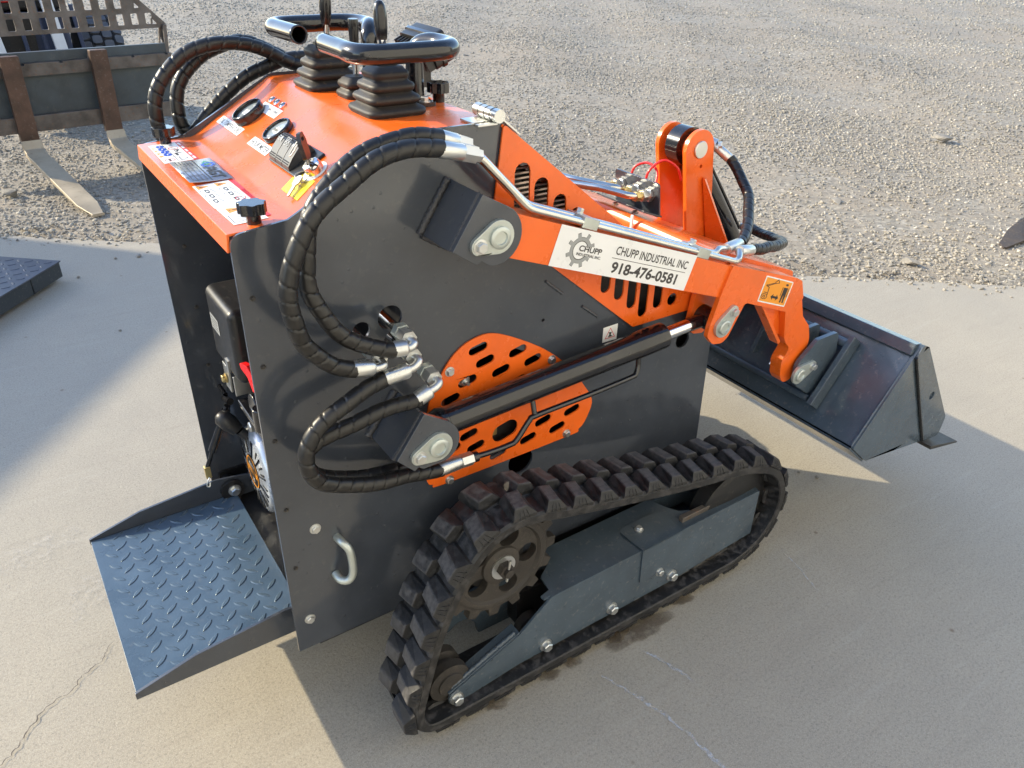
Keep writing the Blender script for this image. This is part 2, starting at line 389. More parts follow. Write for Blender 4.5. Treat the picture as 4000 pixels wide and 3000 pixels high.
def spline(pts, step, closed=False):
    P = [Vector(p) for p in pts]; m = len(P); dense = []
    for i in range(m if closed else m - 1):
        p1, p2 = P[i], P[(i + 1) % m]
        p0 = P[i - 1] if (closed or i) else p1 * 2 - p2
        p3 = P[(i + 2) % m] if (closed or i < m - 2) else p2 * 2 - p1
        for k in range(24):
            t = k / 24
            dense.append(0.5 * ((2 * p1) + (p2 - p0) * t + (2 * p0 - 5 * p1 + 4 * p2 - p3) * t * t + (3 * p1 - p0 - 3 * p2 + p3) * t ** 3))
    dense.append(P[0] if closed else P[-1])
    L = [0]
    for a, b in zip(dense, dense[1:]): L.append(L[-1] + (b - a).length)
    n = max(2, round(L[-1] / step)); out = []; j = 0
    for i in range(n if closed else n + 1):
        d = L[-1] * i / n
        while j < len(L) - 2 and L[j + 1] < d: j += 1
        t = (d - L[j]) / max(1e-9, L[j + 1] - L[j]); out.append(dense[j].lerp(dense[j + 1], min(1, t)))
    return out, L[-1]
def bolt(parent, p, axis, r=0.008, h=0.008, mat=None, name='bolt'):
    key = 'bolt_%.4f_%.4f' % (r, h); me = bpy.data.meshes.get(key)
    if me is None:
        me = G().hexa((0, 0, 0), (0, 0, 1), r, h).mesh(key); me.materials.append(mat or ZINC)
    u, v, w = basis(axis)
    return link(name, me, None, parent, M=frame(p, u, v, w))
FONTS = {}
def text(s, size=1.0, off=0.0, xs=1.0, shear=0.0, align='LEFT'):
    key = (s, size, off, xs, shear, align)
    if key not in FONTS:
        c = bpy.data.curves.new('lettering', 'FONT'); c.body = s; c.size = size; c.offset = off; c.shear = shear; c.align_x = align; c.resolution_u = 3
        o = bpy.data.objects.new('lettering_tmp', c); COL.objects.link(o)
        dg = bpy.context.evaluated_depsgraph_get(); me = bpy.data.meshes.new_from_object(o.evaluated_get(dg))
        FONTS[key] = ([(v.co.x * xs, v.co.y) for v in me.vertices], [tuple(p.vertices) for p in me.polygons])
        bpy.data.objects.remove(o); bpy.data.curves.remove(c); bpy.data.meshes.remove(me)
    return FONTS[key]
class Flat:                                      # thin printed shapes on a plane
    def __init__(s, o, u, v): s.o, s.u, s.v = Vector(o), Vector(u), Vector(v); s.n = s.u.cross(s.v).normalized(); s.g = {}
    def P(s, a, b, h): return s.o + s.u * a + s.v * b + s.n * h
    def poly(s, mat, pts, h=0.0006, holes=()):
        g = s.g.setdefault(mat.name, (mat, G()))[1]
        g.prism(pts, frame(s.o, s.u, s.v, s.n), h - 0.0004, h, holes); return s
    def line(s, mat, a, b, w, h=0.0007):
        a, b = Vector(a), Vector(b); d = (b - a); d.normalize(); q = V(-d.y, d.x) if False else Vector((-d.y, d.x)) * w / 2
        return s.poly(mat, [tuple(a - q), tuple(b - q), tuple(b + q), tuple(a + q)], h)
    def text(s, mat, st, at, size, off=0.0, xs=1.0, h=0.0008, align='LEFT', shear=0.0, rot=0):
        vs, fs = text(st, 1.0, off, xs, shear, align); ca, sa = math.cos(R(rot)), math.sin(R(rot))
        g = s.g.setdefault(mat.name, (mat, G()))[1]
        g.add([s.P(at[0] + size * (x * ca - y * sa), at[1] + size * (x * sa + y * ca), h) for x, y in vs], fs); return s
    def done(s, base_name, base_mat, parent, label=None, print_name='lettering'):
        base = put(base_name, s.g.pop(base_mat.name)[1], base_mat, parent)
        if label: base['label'] = label
        for mat, g in s.g.values(): put(print_name, g, mat, base)
        return base

# ------------------------------------------------------------------ the setting
E_DIR = Vector((0.7845, -0.6201)); E_N = Vector((-0.6201, -0.7845))       # slab edge direction; normal towards the camera side
E_P = Vector((0.3981, 2.9631))
def on_slab(x, y): return (Vector((x, y)) - E_P).dot(E_N) > 0
def slab_mesh():
    a, b = E_P - E_DIR * 14, E_P + E_DIR * 16
    cnr = [a, b, b + E_N * 13, a + E_N * 13]
    return G().prism([tuple(p) for p in cnr][::-1], Matrix.Identity(4), -0.14, 0.0).mesh('concrete_slab')
slab = tag(link('concrete_slab', slab_mesh(), CONC, bev=0.008), kind='structure')
gg = bmesh.new()
xs = np.concatenate([np.linspace(-400, -12, 8), np.linspace(-10, 24, 103), np.linspace(30, 420, 9)])
ys = np.concatenate([np.linspace(-400, -12, 8), np.linspace(-10, 24, 103), np.linspace(30, 420, 9)])
gv, gf = [], []
for y in ys:
    for x in xs:
        d = (Vector((x, y)) - E_P).dot(E_N)
        k = 0.0 if d > -0.1 else min(1, (-d - 0.1) / 2)
        z = -0.022 + k * (0.035 * math.sin(x * 1.1 + 0.4 * y) * math.sin(0.8 * y - 0.3 * x) + 0.02 * math.sin(2.3 * x - 1.7 * y) - 0.012)
        if abs(x) > 60 or abs(y) > 60: z = -0.03
        if d > 0.12: z = -0.2
        gv.append((x, y, z))
nx = len(xs)
for j in range(len(ys) - 1):
    for i in range(nx - 1):
        gf.append((j * nx + i, j * nx + i + 1, (j + 1) * nx + i + 1, (j + 1) * nx + i))
gg.free()
gm = bpy.data.meshes.new('gravel_ground'); gm.from_pydata(gv, [], gf); gm.update()
tag(link('gravel_ground', gm, GRAV, smooth=180), kind='structure')
def ground_z(x, y):
    d = (Vector((x, y)) - E_P).dot(E_N)
    k = 0.0 if d > -0.1 else min(1, (-d - 0.1) / 2)
    return -0.022 + k * (0.035 * math.sin(x * 1.1 + 0.4 * y) * math.sin(0.8 * y - 0.3 * x) + 0.02 * math.sin(2.3 * x - 1.7 * y) - 0.012)

# marks on the slab (flat, with their own outlines)
def strip(name, pts, widths, mat, z, jit=0.0, step=0.02):
    path, L = spline([(p[0], p[1], 0) for p in pts], step); n = len(path); vs, fs, fade = [], [], []
    for i, p in enumerate(path):
        a = path[max(0, i - 1)]; b = path[min(n - 1, i + 1)]; t = (b - a).normalized(); q = V(-t.y, t.x, 0)
        s = i / (n - 1) * (len(widths) - 1); k = min(len(widths) - 2, int(s)); w = widths[k] + (widths[k + 1] - widths[k]) * (s - k)
        j = q * random.uniform(-jit, jit); w *= random.uniform(0.6, 1.3) if jit else 1
        vs += [p + j + q * w / 2 + V(0, 0, z), p + j - q * w / 2 + V(0, 0, z)]; e = min(1, i / 4, (n - 1 - i) / 4); fade += [e, e]
    for i in range(n - 1): fs.append((2 * i, 2 * i + 1, 2 * i + 3, 2 * i + 2))
    me = bpy.data.meshes.new(name); me.from_pydata(vs, [], fs); me.update()
    at = me.attributes.new("fade", 'FLOAT', 'POINT'); at.data.foreach_set('value', fade)
    return link(name, me, mat, slab)
def blot(name, c, rx, ry, rot, mat, z, wob=0.25, n=40):
    vs = [V(c[0], c[1], z)]; fade = [1.0]; ph = [random.uniform(0, 6.28) for _ in range(4)]
    for ring, f in ((0.55, 1.0), (0.85, 0.7), (1.0, 0.0)):
        for i in range(n):
            a = 2 * math.pi * i / n; w = 1 + wob * (0.5 * math.sin(2 * a + ph[0]) + 0.3 * math.sin(5 * a + ph[1]) + 0.2 * math.sin(9 * a + ph[2]))
            x, y = rx * ring * w * math.cos(a), ry * ring * w * math.sin(a)
            vs.append(V(c[0] + x * math.cos(rot) - y * math.sin(rot), c[1] + x * math.sin(rot) + y * math.cos(rot), z)); fade.append(f)
    fs = [(0, 1 + i, 1 + (i + 1) % n) for i in range(n)]
    for r_ in range(2):
        for i in range(n): fs.append((1 + r_ * n + i, 1 + (r_ + 1) * n + i, 1 + (r_ + 1) * n + (i + 1) % n, 1 + r_ * n + (i + 1) % n))
    me = bpy.data.meshes.new(name); me.from_pydata(vs, [], fs); me.update()
    at = me.attributes.new("fade", 'FLOAT', 'POINT'); at.data.foreach_set('value', fade)
    return link(name, me, mat, slab)
strip('crack', [(-0.322, 0.169), (-0.36, 0.118), (-0.385, 0.10), (-0.415, 0.085), (-0.43, 0.062), (-0.462, 0.05), (-0.492, 0.041), (-0.52, 0.008), (-0.55, -0.03), (-0.592, -0.068), (-0.66, -0.12)], [0.001, 0.0025, 0.0018, 0.0036, 0.0024, 0.002], CRACKM, 0.004, 0.0042, 0.007)
strip('chalk_scratch', [(0.62, -0.55), (0.66, -0.66), (0.69, -0.78), (0.70, -0.92), (0.72, -1.05)], [0.004, 0.010, 0.007, 0.012, 0.008], CHALKM, 0.004, 0.003, 0.01)
strip('chalk_scratch', [(0.76, -0.56), (0.79, -0.64), (0.81, -0.72)], [0.003, 0.012, 0.006], CHALKM, 0.004, 0.003, 0.01)
strip('chalk_scratch', [(1.36, -0.50), (1.33, -0.62), (1.30, -0.70)], [0.002, 0.004, 0.003], CHALKM, 0.004, 0.002, 0.012)
blot('pale_spill', (-0.44, 0.62), 0.12, 0.07, 0.4, PALEM, 0.004, 0.15)
blot('pale_spill', (-0.36, 0.36), 0.09, 0.06, 1.0, PALEM, 0.004, 0.15)
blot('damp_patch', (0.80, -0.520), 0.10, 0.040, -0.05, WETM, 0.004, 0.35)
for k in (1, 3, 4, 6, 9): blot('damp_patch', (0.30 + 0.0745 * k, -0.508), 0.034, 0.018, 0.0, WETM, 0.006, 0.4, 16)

# loose gravel: real stones out to where they shrink to a couple of pixels
def project(x, y, z=0.0):
    d = np.stack([x + 0.27737, y + 1.48843, np.full_like(x, z - 1.56719)], 1)
    zz = d @ np.array(cf); k = 27.474 / 36
    return (d @ np.array(cr)) / zz * k, (d @ np.array(cu)) / zz * k, zz
ICO = bmesh.new(); bmesh.ops.create_icosphere(ICO, subdivisions=1, radius=1.0)
iv = np.array([v.co[:] for v in ICO.verts]); ifc = np.array([[v.index for v in f.verts] for f in ICO.faces]); ICO.free()
def gravel():
    PX, PY, PS = [], [], []
    for r0, r1, dens, s0, s1 in ((3.0, 5.2, 2600, .0045, .0150), (5.2, 7.5, 1900, .0055, .0155), (7.5, 11, 1050, .007, .0165), (11, 16, 450, .009, .020), (16, 24, 160, .012, .026), (24, 42, 45, .02, .04)):
        n = int(dens * math.pi * (r1 * r1 - r0 * r0) * 0.36)
        a = rng.uniform(0.9692 - 1.131, 0.9692 + 1.131, n); r = np.sqrt(rng.uniform(r0 * r0, r1 * r1, n))
        x, y = -0.277 + r * np.cos(a), -1.488 + r * np.sin(a)
        d = (x - E_P.x) * E_N.x + (y - E_P.y) * E_N.y
        u, v, zz = project(x, y)
        patch = 0.7 * np.sin(4.1 * x + 2.3 * y) * np.sin(3.7 * y - 2.9 * x + 1.0) + np.sin(1.3 * x + 0.7 * y + 1.0) * np.sin(0.9 * y - 0.6 * x) + 0.5 * np.sin(2.9 * x - 1.1 * y) * np.sin(2.2 * y + 0.8 * x)
        keep = (d < 0.16 * rng.random(n) ** 5 + 0.004) & (np.abs(u) < 0.56) & (v < 0.43) & (rng.random(n) < np.clip(0.72 + 0.45 * patch, 0.24, 1.0))
        x, y = x[keep], y[keep]
        PX.append(x); PY.append(y); PS.append(s0 + (s1 - s0) * rng.random(len(x)) ** 3.0)
    x, y, s = np.concatenate(PX), np.concatenate(PY), np.concatenate(PS); n = len(x)
    d = (x - E_P.x) * E_N.x + (y - E_P.y) * E_N.y
    k = np.clip((-d - 0.1) / 2, 0, 1)
    z = -0.022 + k * (0.035 * np.sin(x * 1.1 + 0.4 * y) * np.sin(0.8 * y - 0.3 * x) + 0.02 * np.sin(2.3 * x - 1.7 * y) - 0.012)
    z = np.where(d > -0.0, 0.0, z)
    P = iv[None] * (1 + rng.uniform(-0.28, 0.28, (n, 12, 1)))
    P = P * np.stack([rng.uniform(0.8, 1.5, n), rng.uniform(0.6, 1.0, n), rng.uniform(0.35, 0.75, n)], 1)[:, None] * s[:, None, None]
    tx = rng.normal(0, 0.35, n); ty = rng.normal(0, 0.35, n); rz = rng.uniform(0, 6.283, n)
    c, q = np.cos(tx)[:, None], np.sin(tx)[:, None]; P = np.stack([P[..., 0], P[..., 1] * c - P[..., 2] * q, P[..., 1] * q + P[..., 2] * c], -1)
    c, q = np.cos(ty)[:, None], np.sin(ty)[:, None]; P = np.stack([P[..., 0] * c + P[..., 2] * q, P[..., 1], -P[..., 0] * q + P[..., 2] * c], -1)
    c, q = np.cos(rz)[:, None], np.sin(rz)[:, None]; P = np.stack([P[..., 0] * c - P[..., 1] * q, P[..., 0] * q + P[..., 1] * c, P[..., 2]], -1)
    P += np.stack([x, y, z + s * 0.22], 1)[:, None]
    F = (ifc[None] + (np.arange(n) * 12)[:, None, None]).reshape(-1, 3)
    me = bpy.data.meshes.new('gravel'); me.vertices.add(n * 12); me.vertices.foreach_set('co', P.reshape(-1).astype(np.float32))
    me.loops.add(F.size); me.loops.foreach_set('vertex_index', F.reshape(-1).astype(np.int32))
    me.polygons.add(len(F)); me.polygons.foreach_set('loop_start', (np.arange(len(F)) * 3).astype(np.int32))
    me.update(calc_edges=True); me.validate()
    t = np.clip(rng.normal(0.50, 0.22, n) + 0.12 * np.sin(0.9 * x + 0.5 * y) * np.sin(1.1 * y - .4 * x) + 0.08 * np.sin(2.7 * x + 1.9 * y), 0, 1)
    at = me.attributes.new('tint', 'FLOAT', 'POINT'); at.data.foreach_set('value', np.repeat(t, 12).astype(np.float32))
    tag(link('gravel', me, STONE), kind='stuff')
    print('gravel stones', n)
gravel()

def rock(name, loc, s, label, cat='rock', mat=ROCKM, seed=0, group=None, sc=(1.2, 0.9, 0.65)):
    bm = bmesh.new(); bmesh.ops.create_icosphere(bm, subdivisions=3, radius=1.0); rr = random.Random(seed)
    dirs = [Vector((rr.gauss(0, 1), rr.gauss(0, 1), rr.gauss(0, 1))).normalized() for _ in range(20)]; cut = [rr.uniform(0.42, 0.82) for _ in dirs]
    for v in bm.verts:
        k = 1.0
        for d, c in zip(dirs, cut):
            t = v.co.normalized().dot(d)
            if t > c: k = min(k, c / t)
        v.co = v.co * k; v.co = Vector((v.co.x * sc[0], v.co.y * sc[1], v.co.z * sc[2])) * s
    zmin = min(v.co.z for v in bm.verts)
    for v in bm.verts: v.co.z -= zmin * 0.85
    me = bpy.data.meshes.new(name); bm.to_mesh(me); bm.free()
    o = link(name, me, mat, smooth=25); o.location = loc; o.rotation_euler = (0, 0, rr.uniform(0, 6)); return tag(o, label, cat, group)
rock('rock', (-0.19, 4.37, -0.03), 0.062, 'largest pale rock on the gravel beside the left fork blade', seed=3)
rock('rock', (6.83, 2.23, -0.03), 0.085, 'brownish flat rock lying alone on the gravel, right of the hose tower', seed=5, sc=(1.5, 0.8, 0.45))
rock('rock', (4.42, 1.55, -0.03), 0.055, 'pale rock with a dark side on the gravel above the bucket', seed=6, sc=(1.6, 0.8, 0.5))
rock('rock', (3.80, 0.62, -0.01), 0.05, 'flat pale rock at the slab edge on the right', seed=8, sc=(1.7, 0.7, 0.45))
rock('rock', (3.30, 1.75, -0.03), 0.055, 'grey rock on the gravel near the hose loop', seed=9)
# crumbs of stone on the slab between track and bucket
for i, (x, y, s, lb) in enumerate([(1.60, -0.235, .010, 'stone chip on the slab nearest the track, left of three below the bucket'), (1.705, -0.300, .007, 'smallest stone chip, middle of three on the slab below the bucket'), (1.735, -0.352, .010, 'stone chip on the slab nearest the bucket corner, right of three'), (0.27, 2.80, .016, 'larger pale stone chip in the sunlit strip of slab, right of two'), (0.16, 2.83, .011, 'stone chip in the sunlit strip of slab, left of the larger chip'), (-0.04, 2.66, .012, 'dark stone chip in the shade just right of the floor scale'), (0.02, 1.95, .010, 'stone chip alone in the middle of the shaded slab')]):
    rock('stone_chip', (x, y, 0.0), s, lb, 'stone chip', seed=20 + i, group='stone chips scattered on the slab', mat=ROCKM)
# dark board at the right edge
bd = empty('weathered_board', (4.92, 0.58, -0.012), R(10))
tag(bd, 'dark weathered board lying on the gravel at the right edge', 'board')
g = G(); g.prism(rnd([(-0.44, -0.03), (-0.22, -0.07), (0.55, -0.10), (0.6, 0.07), (-0.10, 0.06), (-0.36, 0.02)], 0.02), frame((0, 0, 0), (1, 0, .03), (0, 1, 0), (-.03, 0, 1)), 0.0, 0.018)
put('plank', g, WOODM, bd)
g = G(); g.prism(rnd([(-0.20, -0.05), (0.35, -0.075), (0.6, -0.06), (0.6, -0.02), (0.05, -0.005)], 0.02), frame((0, 0, 0), (1, 0, .03), (0, 1, 0), (-.03, 0, 1)), 0.0185, 0.026); put('splinter', g, RUSTB, bd)

# unseen building put in up-sun on the left, shaped to cast the soft shadow
def shade_building():
    c = V(.72 - 4 * 1.34, 2.43 + 4 * 1.40, 0); a = V(-0.648, -0.762, 0); b = V(-0.865, 0.5, 0)
    root = tag(empty('shade_building'), 'unseen pale building added beyond the left edge to cast the soft shadow', 'shade_building')
    q = [c, c + a * 9, c + a * 9 + b * 6, c + b * 6]
    put('wall', G().prism([(p.x, p.y) for p in q], Matrix.Identity(4), -0.1, 3.85), CLADM, root)
    q2 = [p + d for p, d in zip(q, (V(0.02, 0.02, 0), V(0.02, -0.03, 0), V(-0.03, -0.02, 0), V(-0.02, 0.03, 0)))]
    put('roof', G().prism([(p.x, p.y) for p in q2], Matrix.Identity(4), 3.85, 4.0), CLADM, root)
    g = G(); nrm = V(0.762, -0.648, 0)
    for i in range(36):
        p = c + a * (0.12 + 0.25 * i); g.box((-0.03, 0, 0), (0.03, 0.03, 3.8), frame(p, a, nrm, (0, 0, 1)))
    put('cladding_ribs', g, CLADM, root)
shade_building()
def bounce_building():                                    # unseen building added behind the camera to bounce sunlight into the shade
    root = tag(empty('bounce_building', (2, -3.5, 0)), 'unseen long pale building added behind the camera to bounce light', 'bounce_building')
    put('wall', G().box((-11, -4, -.1), (11, 0, 5.2)), CLADM, root)
    put('roof', G().box((-11.2, -4, 5.2), (11.2, .25, 5.35)), CLADM, root)
    g = G()
    for i in range(88): g.box((-10.95 + .25 * i, 0, 0), (-10.91 + .25 * i, .025, 5.19))
    put('cladding_ribs', g, CLADM, root)
    for x in (-9.5, 5.5): put('roller_door', G().box((x, .001, 0), (x + 3.6, .05, 3.6)), DKPLATE, root)
bounce_building()

# ------------------------------------------------------------------ the tracked mini loader (x forward, y left, local z 0.03 above the slab)
LD = tag(empty('mini_skid_loader', (0, 0, 0.03)), 'orange and grey stand-on tracked mini loader with a front bucket, parked on concrete', 'mini loader')
W = 0.319
XZ = frame((0, 0, 0), (1, 0, 0), (0, 0, 1), (0, -1, 0))
# --- side panels
pan = [(0, .2016), (0, 1.116), (.094, 1.1265), (.114, 1.137), (.290, 1.2325), (.302, 1.2365), (.4945, 1.2365), (.477, 1.103), (.474, 1.045),
       (.862, .757), (1.04, .757), (1.1293, .679), (1.146, .1976)]
panr = rnd(pan, [0, .022, .004, .004, .004, .004, .004, 0, 0, 0, 0, .01, 0])
ventc = [(.345, .735), (.40, .80), (.47, .812), (.58, .75), (.68, .66), (.722, .60), (.722, .555), (.68, .525), (.36, .525), (.34, .56)]
holes = [circ((.2558, .9166), .024), circ((.199, .905), .017), circ((.258, .872), .017), circ((.299, .82), .017), circ((1.0273, .6628), .022),
         circ((.5538, .481), .033), circ((.5996, .8243), .004, 8), rnd(ventc, .02)]
sp = put('side_panel', G().xz(panr, -W, -W + .006, holes), GREY, LD, bev=.0012, seg=1)
sp['label'] = 'panel carrying the two hose loops'
sp2 = put('side_panel', G().xz(panr, W - .006, W), GREY, LD, bev=.0012, seg=1)
for x, z in ((.0687, .5086), (.032, .2818)): bolt(sp, (x, -W, z), (0, -1, 0), .0085, .008)
for x, z in ((.0195, .734), (.0198, .577), (.020, .885), (.021, 1.01), (.0195, .43)):
    bolt(sp, (x, -W, z), (0, -1, 0), .0036, .004, CAST)
    link('bolt', bpy.data.meshes['bolt_0.0036_0.0040'], None, sp2, M=frame((x + .03, W - .006, z), (0, 0, 1), (1, 0, 0), (0, -1, 0)))
ring, _ = spline([(.109, -W, .4677), (.112, -.338, .4672), (.121, -.350, .452), (.124, -.352, .42), (.122, -.352, .388), (.112, -.348, .372), (.100, -.338, .372), (.097, -W, .376)], .006)
put('tie_down_loop', G().tube(ring, .0085, 12), ZINCG, sp, smooth=60)
# warning decal on the panel
Fl = Flat((.7672, -.3192, .7255), (1, 0, 0), (0, 0, 1))
Fl.poly(WHITE, [(0, 0), (.0415, -.001), (.0415, .038), (0, .0368)])
tri = [(.006, .007), (.036, .007), (.0208, .033)]
Fl.poly(REDP, tri, .0008, [[(.0085, .0085), (.0335, .0085), (.0208, .0305)]])
Fl.poly(BLACKP, [(.015, .010), (.029, .010), (.023, .014), (.024, .019), (.027, .021), (.015, .022), (.019, .018), (.018, .014)], .0009)
Fl.done('warning_decal', WHITE, sp)
# scuffs: weld seams under the guard
def weld(pts, r, parent, mat=WELD, step=.004):
    p, L = spline(pts, step); k = random.uniform(0, 9)
    put('weld_bead', G().tube(p, r, 8, rf=lambda d, a: r * (1 + .18 * math.sin(d * 900 + k) + .12 * math.sin(d * 410 + 2 * a))), mat, parent, smooth=60)
weld([(.60, -W - .001, .912), (.645, -W - .001, .874)], .003, sp, GREY, .003)
weld([(.70, -W - .001, .832), (.745, -W - .001, .797)], .003, sp, GREY, .003)

# --- dark engine bay: floor, front plate, bulkhead
put('bay_floor', G().box((.047, -.312, .190), (1.14, .312, .198)), INNER, LD)
put('front_plate', G().box((1.128, -.312, .2), (1.136, .312, .70)), GREY, LD)
put('bulkhead', G().box((.36, -.312, .206), (.366, .312, 1.05)), INNER, LD)  # black sheet put in so the open bay looks dark
for yy in (-.312, .268): put('bay_bracket', G().box((.02, yy, .1985), (.10, yy + .044, .206)), INNER, LD)

# --- console
con = [(-.004, 1.088), (-.001, 1.1175), (.108, 1.122), (.116, 1.1245), (.288, 1.2285), (.297, 1.2315), (.490, 1.2320), (.492, 1.20)]
inn = [(.488, 1.20), (.486, 1.228), (.299, 1.2275), (.290, 1.2245), (.118, 1.1205), (.109, 1.118), (.003, 1.1137), (0, 1.088)]
console = put('console', G().xz(con + inn, -.3125, .3125), ORANGE, LD, bev=.002, seg=2)
put('console_end_plate', G().box((.005, -.3127, 1.0), (.36, -.3122, 1.08)), INNER, LD)
SL_O = V(.116, 0, 1.1248); SL_D = V(.172, 0, .104).normalized(); SL_N = V(-SL_D.z, 0, SL_D.x)   # slope plane: right = -y, up = SL_D
def slope(s, y, h=0): return SL_O + SL_D * (s - .004) + V(0, y, 0) + SL_N * h
def slope_flat(s, y): return Flat(slope(s, y), (0, -1, 0), SL_D)
def gauge(s, y, r, wide):
    c = slope(s, y)
    g = G().lathe([(r, 0), (r, wide * .75), (r * .985, wide * .9), (r * .93, wide), (r * .86, wide), (r * .82, wide * .8), (r * .82, wide * .55)], c, SL_N, 40, caps=False)
    gz = put('gauge', g, GLOSSK, LD, smooth=50)
    fl = Flat(c + SL_N * wide * .55, (0, -1, 0), SL_D)
    fl.poly(LCD, circ((0, 0), r * .84, 32), 0)
    return gz, fl, r
gz, fl, r = gauge(.1085, .184, .0345, .019)
fl.text(WHITE, '88.', (-.014, -.010), .021, 0.03, .95); fl.text(WHITE, 'OIL', (-.006, .016), .007)
fl.done('dial', LCD, gz)
gz['label'] = 'gauge above the oil temperature label'
gz, fl, r = gauge(.1084, .0165, .0315, .012)
fl.poly(CREAM, [(-.014, -.003), (-.006, .008), (.005, .005), (.012, .010), (.014, -.007), (.004, -.010), (-.009, -.008)], .0006)
fl.text(BLACKP, '00000', (-.013, -.004), .008, 0.01); fl.text(WHITE, 'HOURS', (-.010, -.022), .006); fl.text(BLACKP, '1/10', (.0, .016), .006)
fl.done('dial', LCD, gz)
gz['label'] = 'gauge above the hour meter label'
# console labels
def label_strip(txt, s, y0, y1, hgt, name, col=BLACKP, tsize=None):
    wd = y0 - y1
    f = Flat(slope(s, y0), (0, -1, 0), SL_D)
    f.poly(WHITE, [(0, 0), (wd, 0), (wd, hgt), (0, hgt)])
    vs, _ = text(txt, 1.0, .0, 1.0, 0, 'LEFT'); tw = max(p[0] for p in vs); ts = tsize or hgt * .78; xsc = wd * .88 / (tw * ts)
    f.text(col, txt, (wd * .06, hgt * .22), ts, 0.012, xsc)
    return f.done(name, WHITE, LD)
label_strip('OIL TEMPERATURE', .056, .289, .146, .0205, 'gauge_label')
label_strip('HOUR METER', .0545, .079, -.027, .0215, 'gauge_label')
f = Flat(slope(.128, .195), (0, -1, 0), SL_D); f.poly(WHITE, [(0, 0), (.104, 0), (.104, .024), (0, .024)])
for k, (t, x) in enumerate((('OIL', .012), ('FAN', .045), ('POWER', .072))): f.text(BLACKP, t, (x, .010), .0095, .012, .8 if k < 2 else .66)
for k in range(4): f.line(GREYP, (.008, .004 + .0012 * k), (.030 - .002 * k, .004 + .0012 * k), .0005)
for k in range(14): f.line(REDP, (.04 + .0045 * k, .0236), (.04 + .0045 * k, .0275), .0014)
f.done('indicator_label', WHITE, LD)
for s, y in ((.1625, .176), (.1622, .146), (.1618, .1135)):
    c = slope(s, y); o = put('indicator_lamp', G().lathe([(.0085, 0), (.0085, .003), (.0062, .005), (.0052, .0035)], c, SL_N, 20, caps=False), CHROME, LD, smooth=40)
    put('lens', G().lathe([(.0055, .0025), (.004, .0045), (.001, .005)], c, SL_N, 16), GLOSSK, o, smooth=60)
# rocker switches
sb = put('switch_housing', G().box((.0, 0, 0), (.137, .066, .005), frame(slope(.052, -.058), (0, -1, 0), SL_D, SL_N)), PLAST, LD, bev=.003)
for k, sym in enumerate('lfh'):
    g = G(); y0 = -.0055 - .031 * k - .049 + .052
    prof = [(0, .005), (.003, .012), (.018, .0195), (.038, .026), (.050, .0245), (.057, .016), (.059, .005)]
    Mx = frame(slope(.0545, -.058 - .004 - .034 * k), SL_D, SL_N, (0, 1, 0))
    g.prism(prof, Mx, 0, -.0325)
    sw = put('rocker_switch', g, SWITCH, LD, bev=.0012)
    o0 = Mx @ V(.0225, .0213, 0); up = V(*(SL_D * .95 + SL_N * .30)).normalized()
    f = Flat(o0 + SL_N * .0005, (0, -1, 0), up)
    if sym == 'l':
        f.poly(WHITE, [(.018, .012), (.024, .009), (.024, .021), (.018, .018)])
        for j in range(3): f.line(WHITE, (.009, .011 + .004 * j), (.016, .011 + .004 * j), .0012)
    elif sym == 'f':
        for cx, cy in ((.011, .011), (.021, .011), (.011, .020), (.021, .020)): f.poly(WHITE, circ((cx, cy), .0042, 12), .0006, [circ((cx, cy), .0028, 12)])
    else:
        f.poly(WHITE, [(.008, .012), (.014, .014), (.022, .010), (.022, .020), (.014, .018), (.008, .018)])
    for mat, gg_ in f.g.values(): put('symbol', gg_, GREYP, sw)
    ribs = G()
    for j in range(9):
        for i2 in range(2):
            p = Mx @ V(.0445 + .0045 * i2, .0258 - .0008 * i2, -.004 - .003 * j); p2 = Mx @ V(.006 + .0035 * i2, .0134 + .0017 * i2, -.004 - .003 * j)
            for q in (p, p2): ribs.lathe([(.0013, -.001), (.0008, .0012)], q, SL_N, 5)
    put('grip_ribs', ribs, SWITCH, sw)
# ignition lock with the key in it
c = slope(.083, -.222)
put('ignition_plate', G().lathe([(.024, 0), (.024, .0012)], slope(.082, -.218), SL_N, 30), WHITE, LD, smooth=40)
ig = put('ignition_switch', G().lathe([(.0165, .0), (.0165, .012), (.0145, .019), (.010, .021), (.009, .017)], c, SL_N, 28), CHROME, LD, smooth=40)
# oil reminder label
f = Flat(slope(.0225, -.186), (SL_D * .0005 + V(0, -.0735, 0)), SL_D * .0445 + V(0, .0125, 0))
f.poly(YELLOWP, [(0, 0), (1, 0), (1, 1), (0, 1)], .0006)
for a, b in (((.04, .06), (.96, .06)), ((.96, .06), (.96, .94)), ((.96, .94), (.04, .94)), ((.04, .94), (.04, .06))): f.line(BLACKP, a, b, .012)
for k, t in enumerate(('level engine oil', 'starting before', 'machine')):
    f.text(DGREYP, t, (.10 + .12 * (k == 2), .70 - .22 * k), .15, 0, .72)
f.done('reminder_label', YELLOWP, LD)

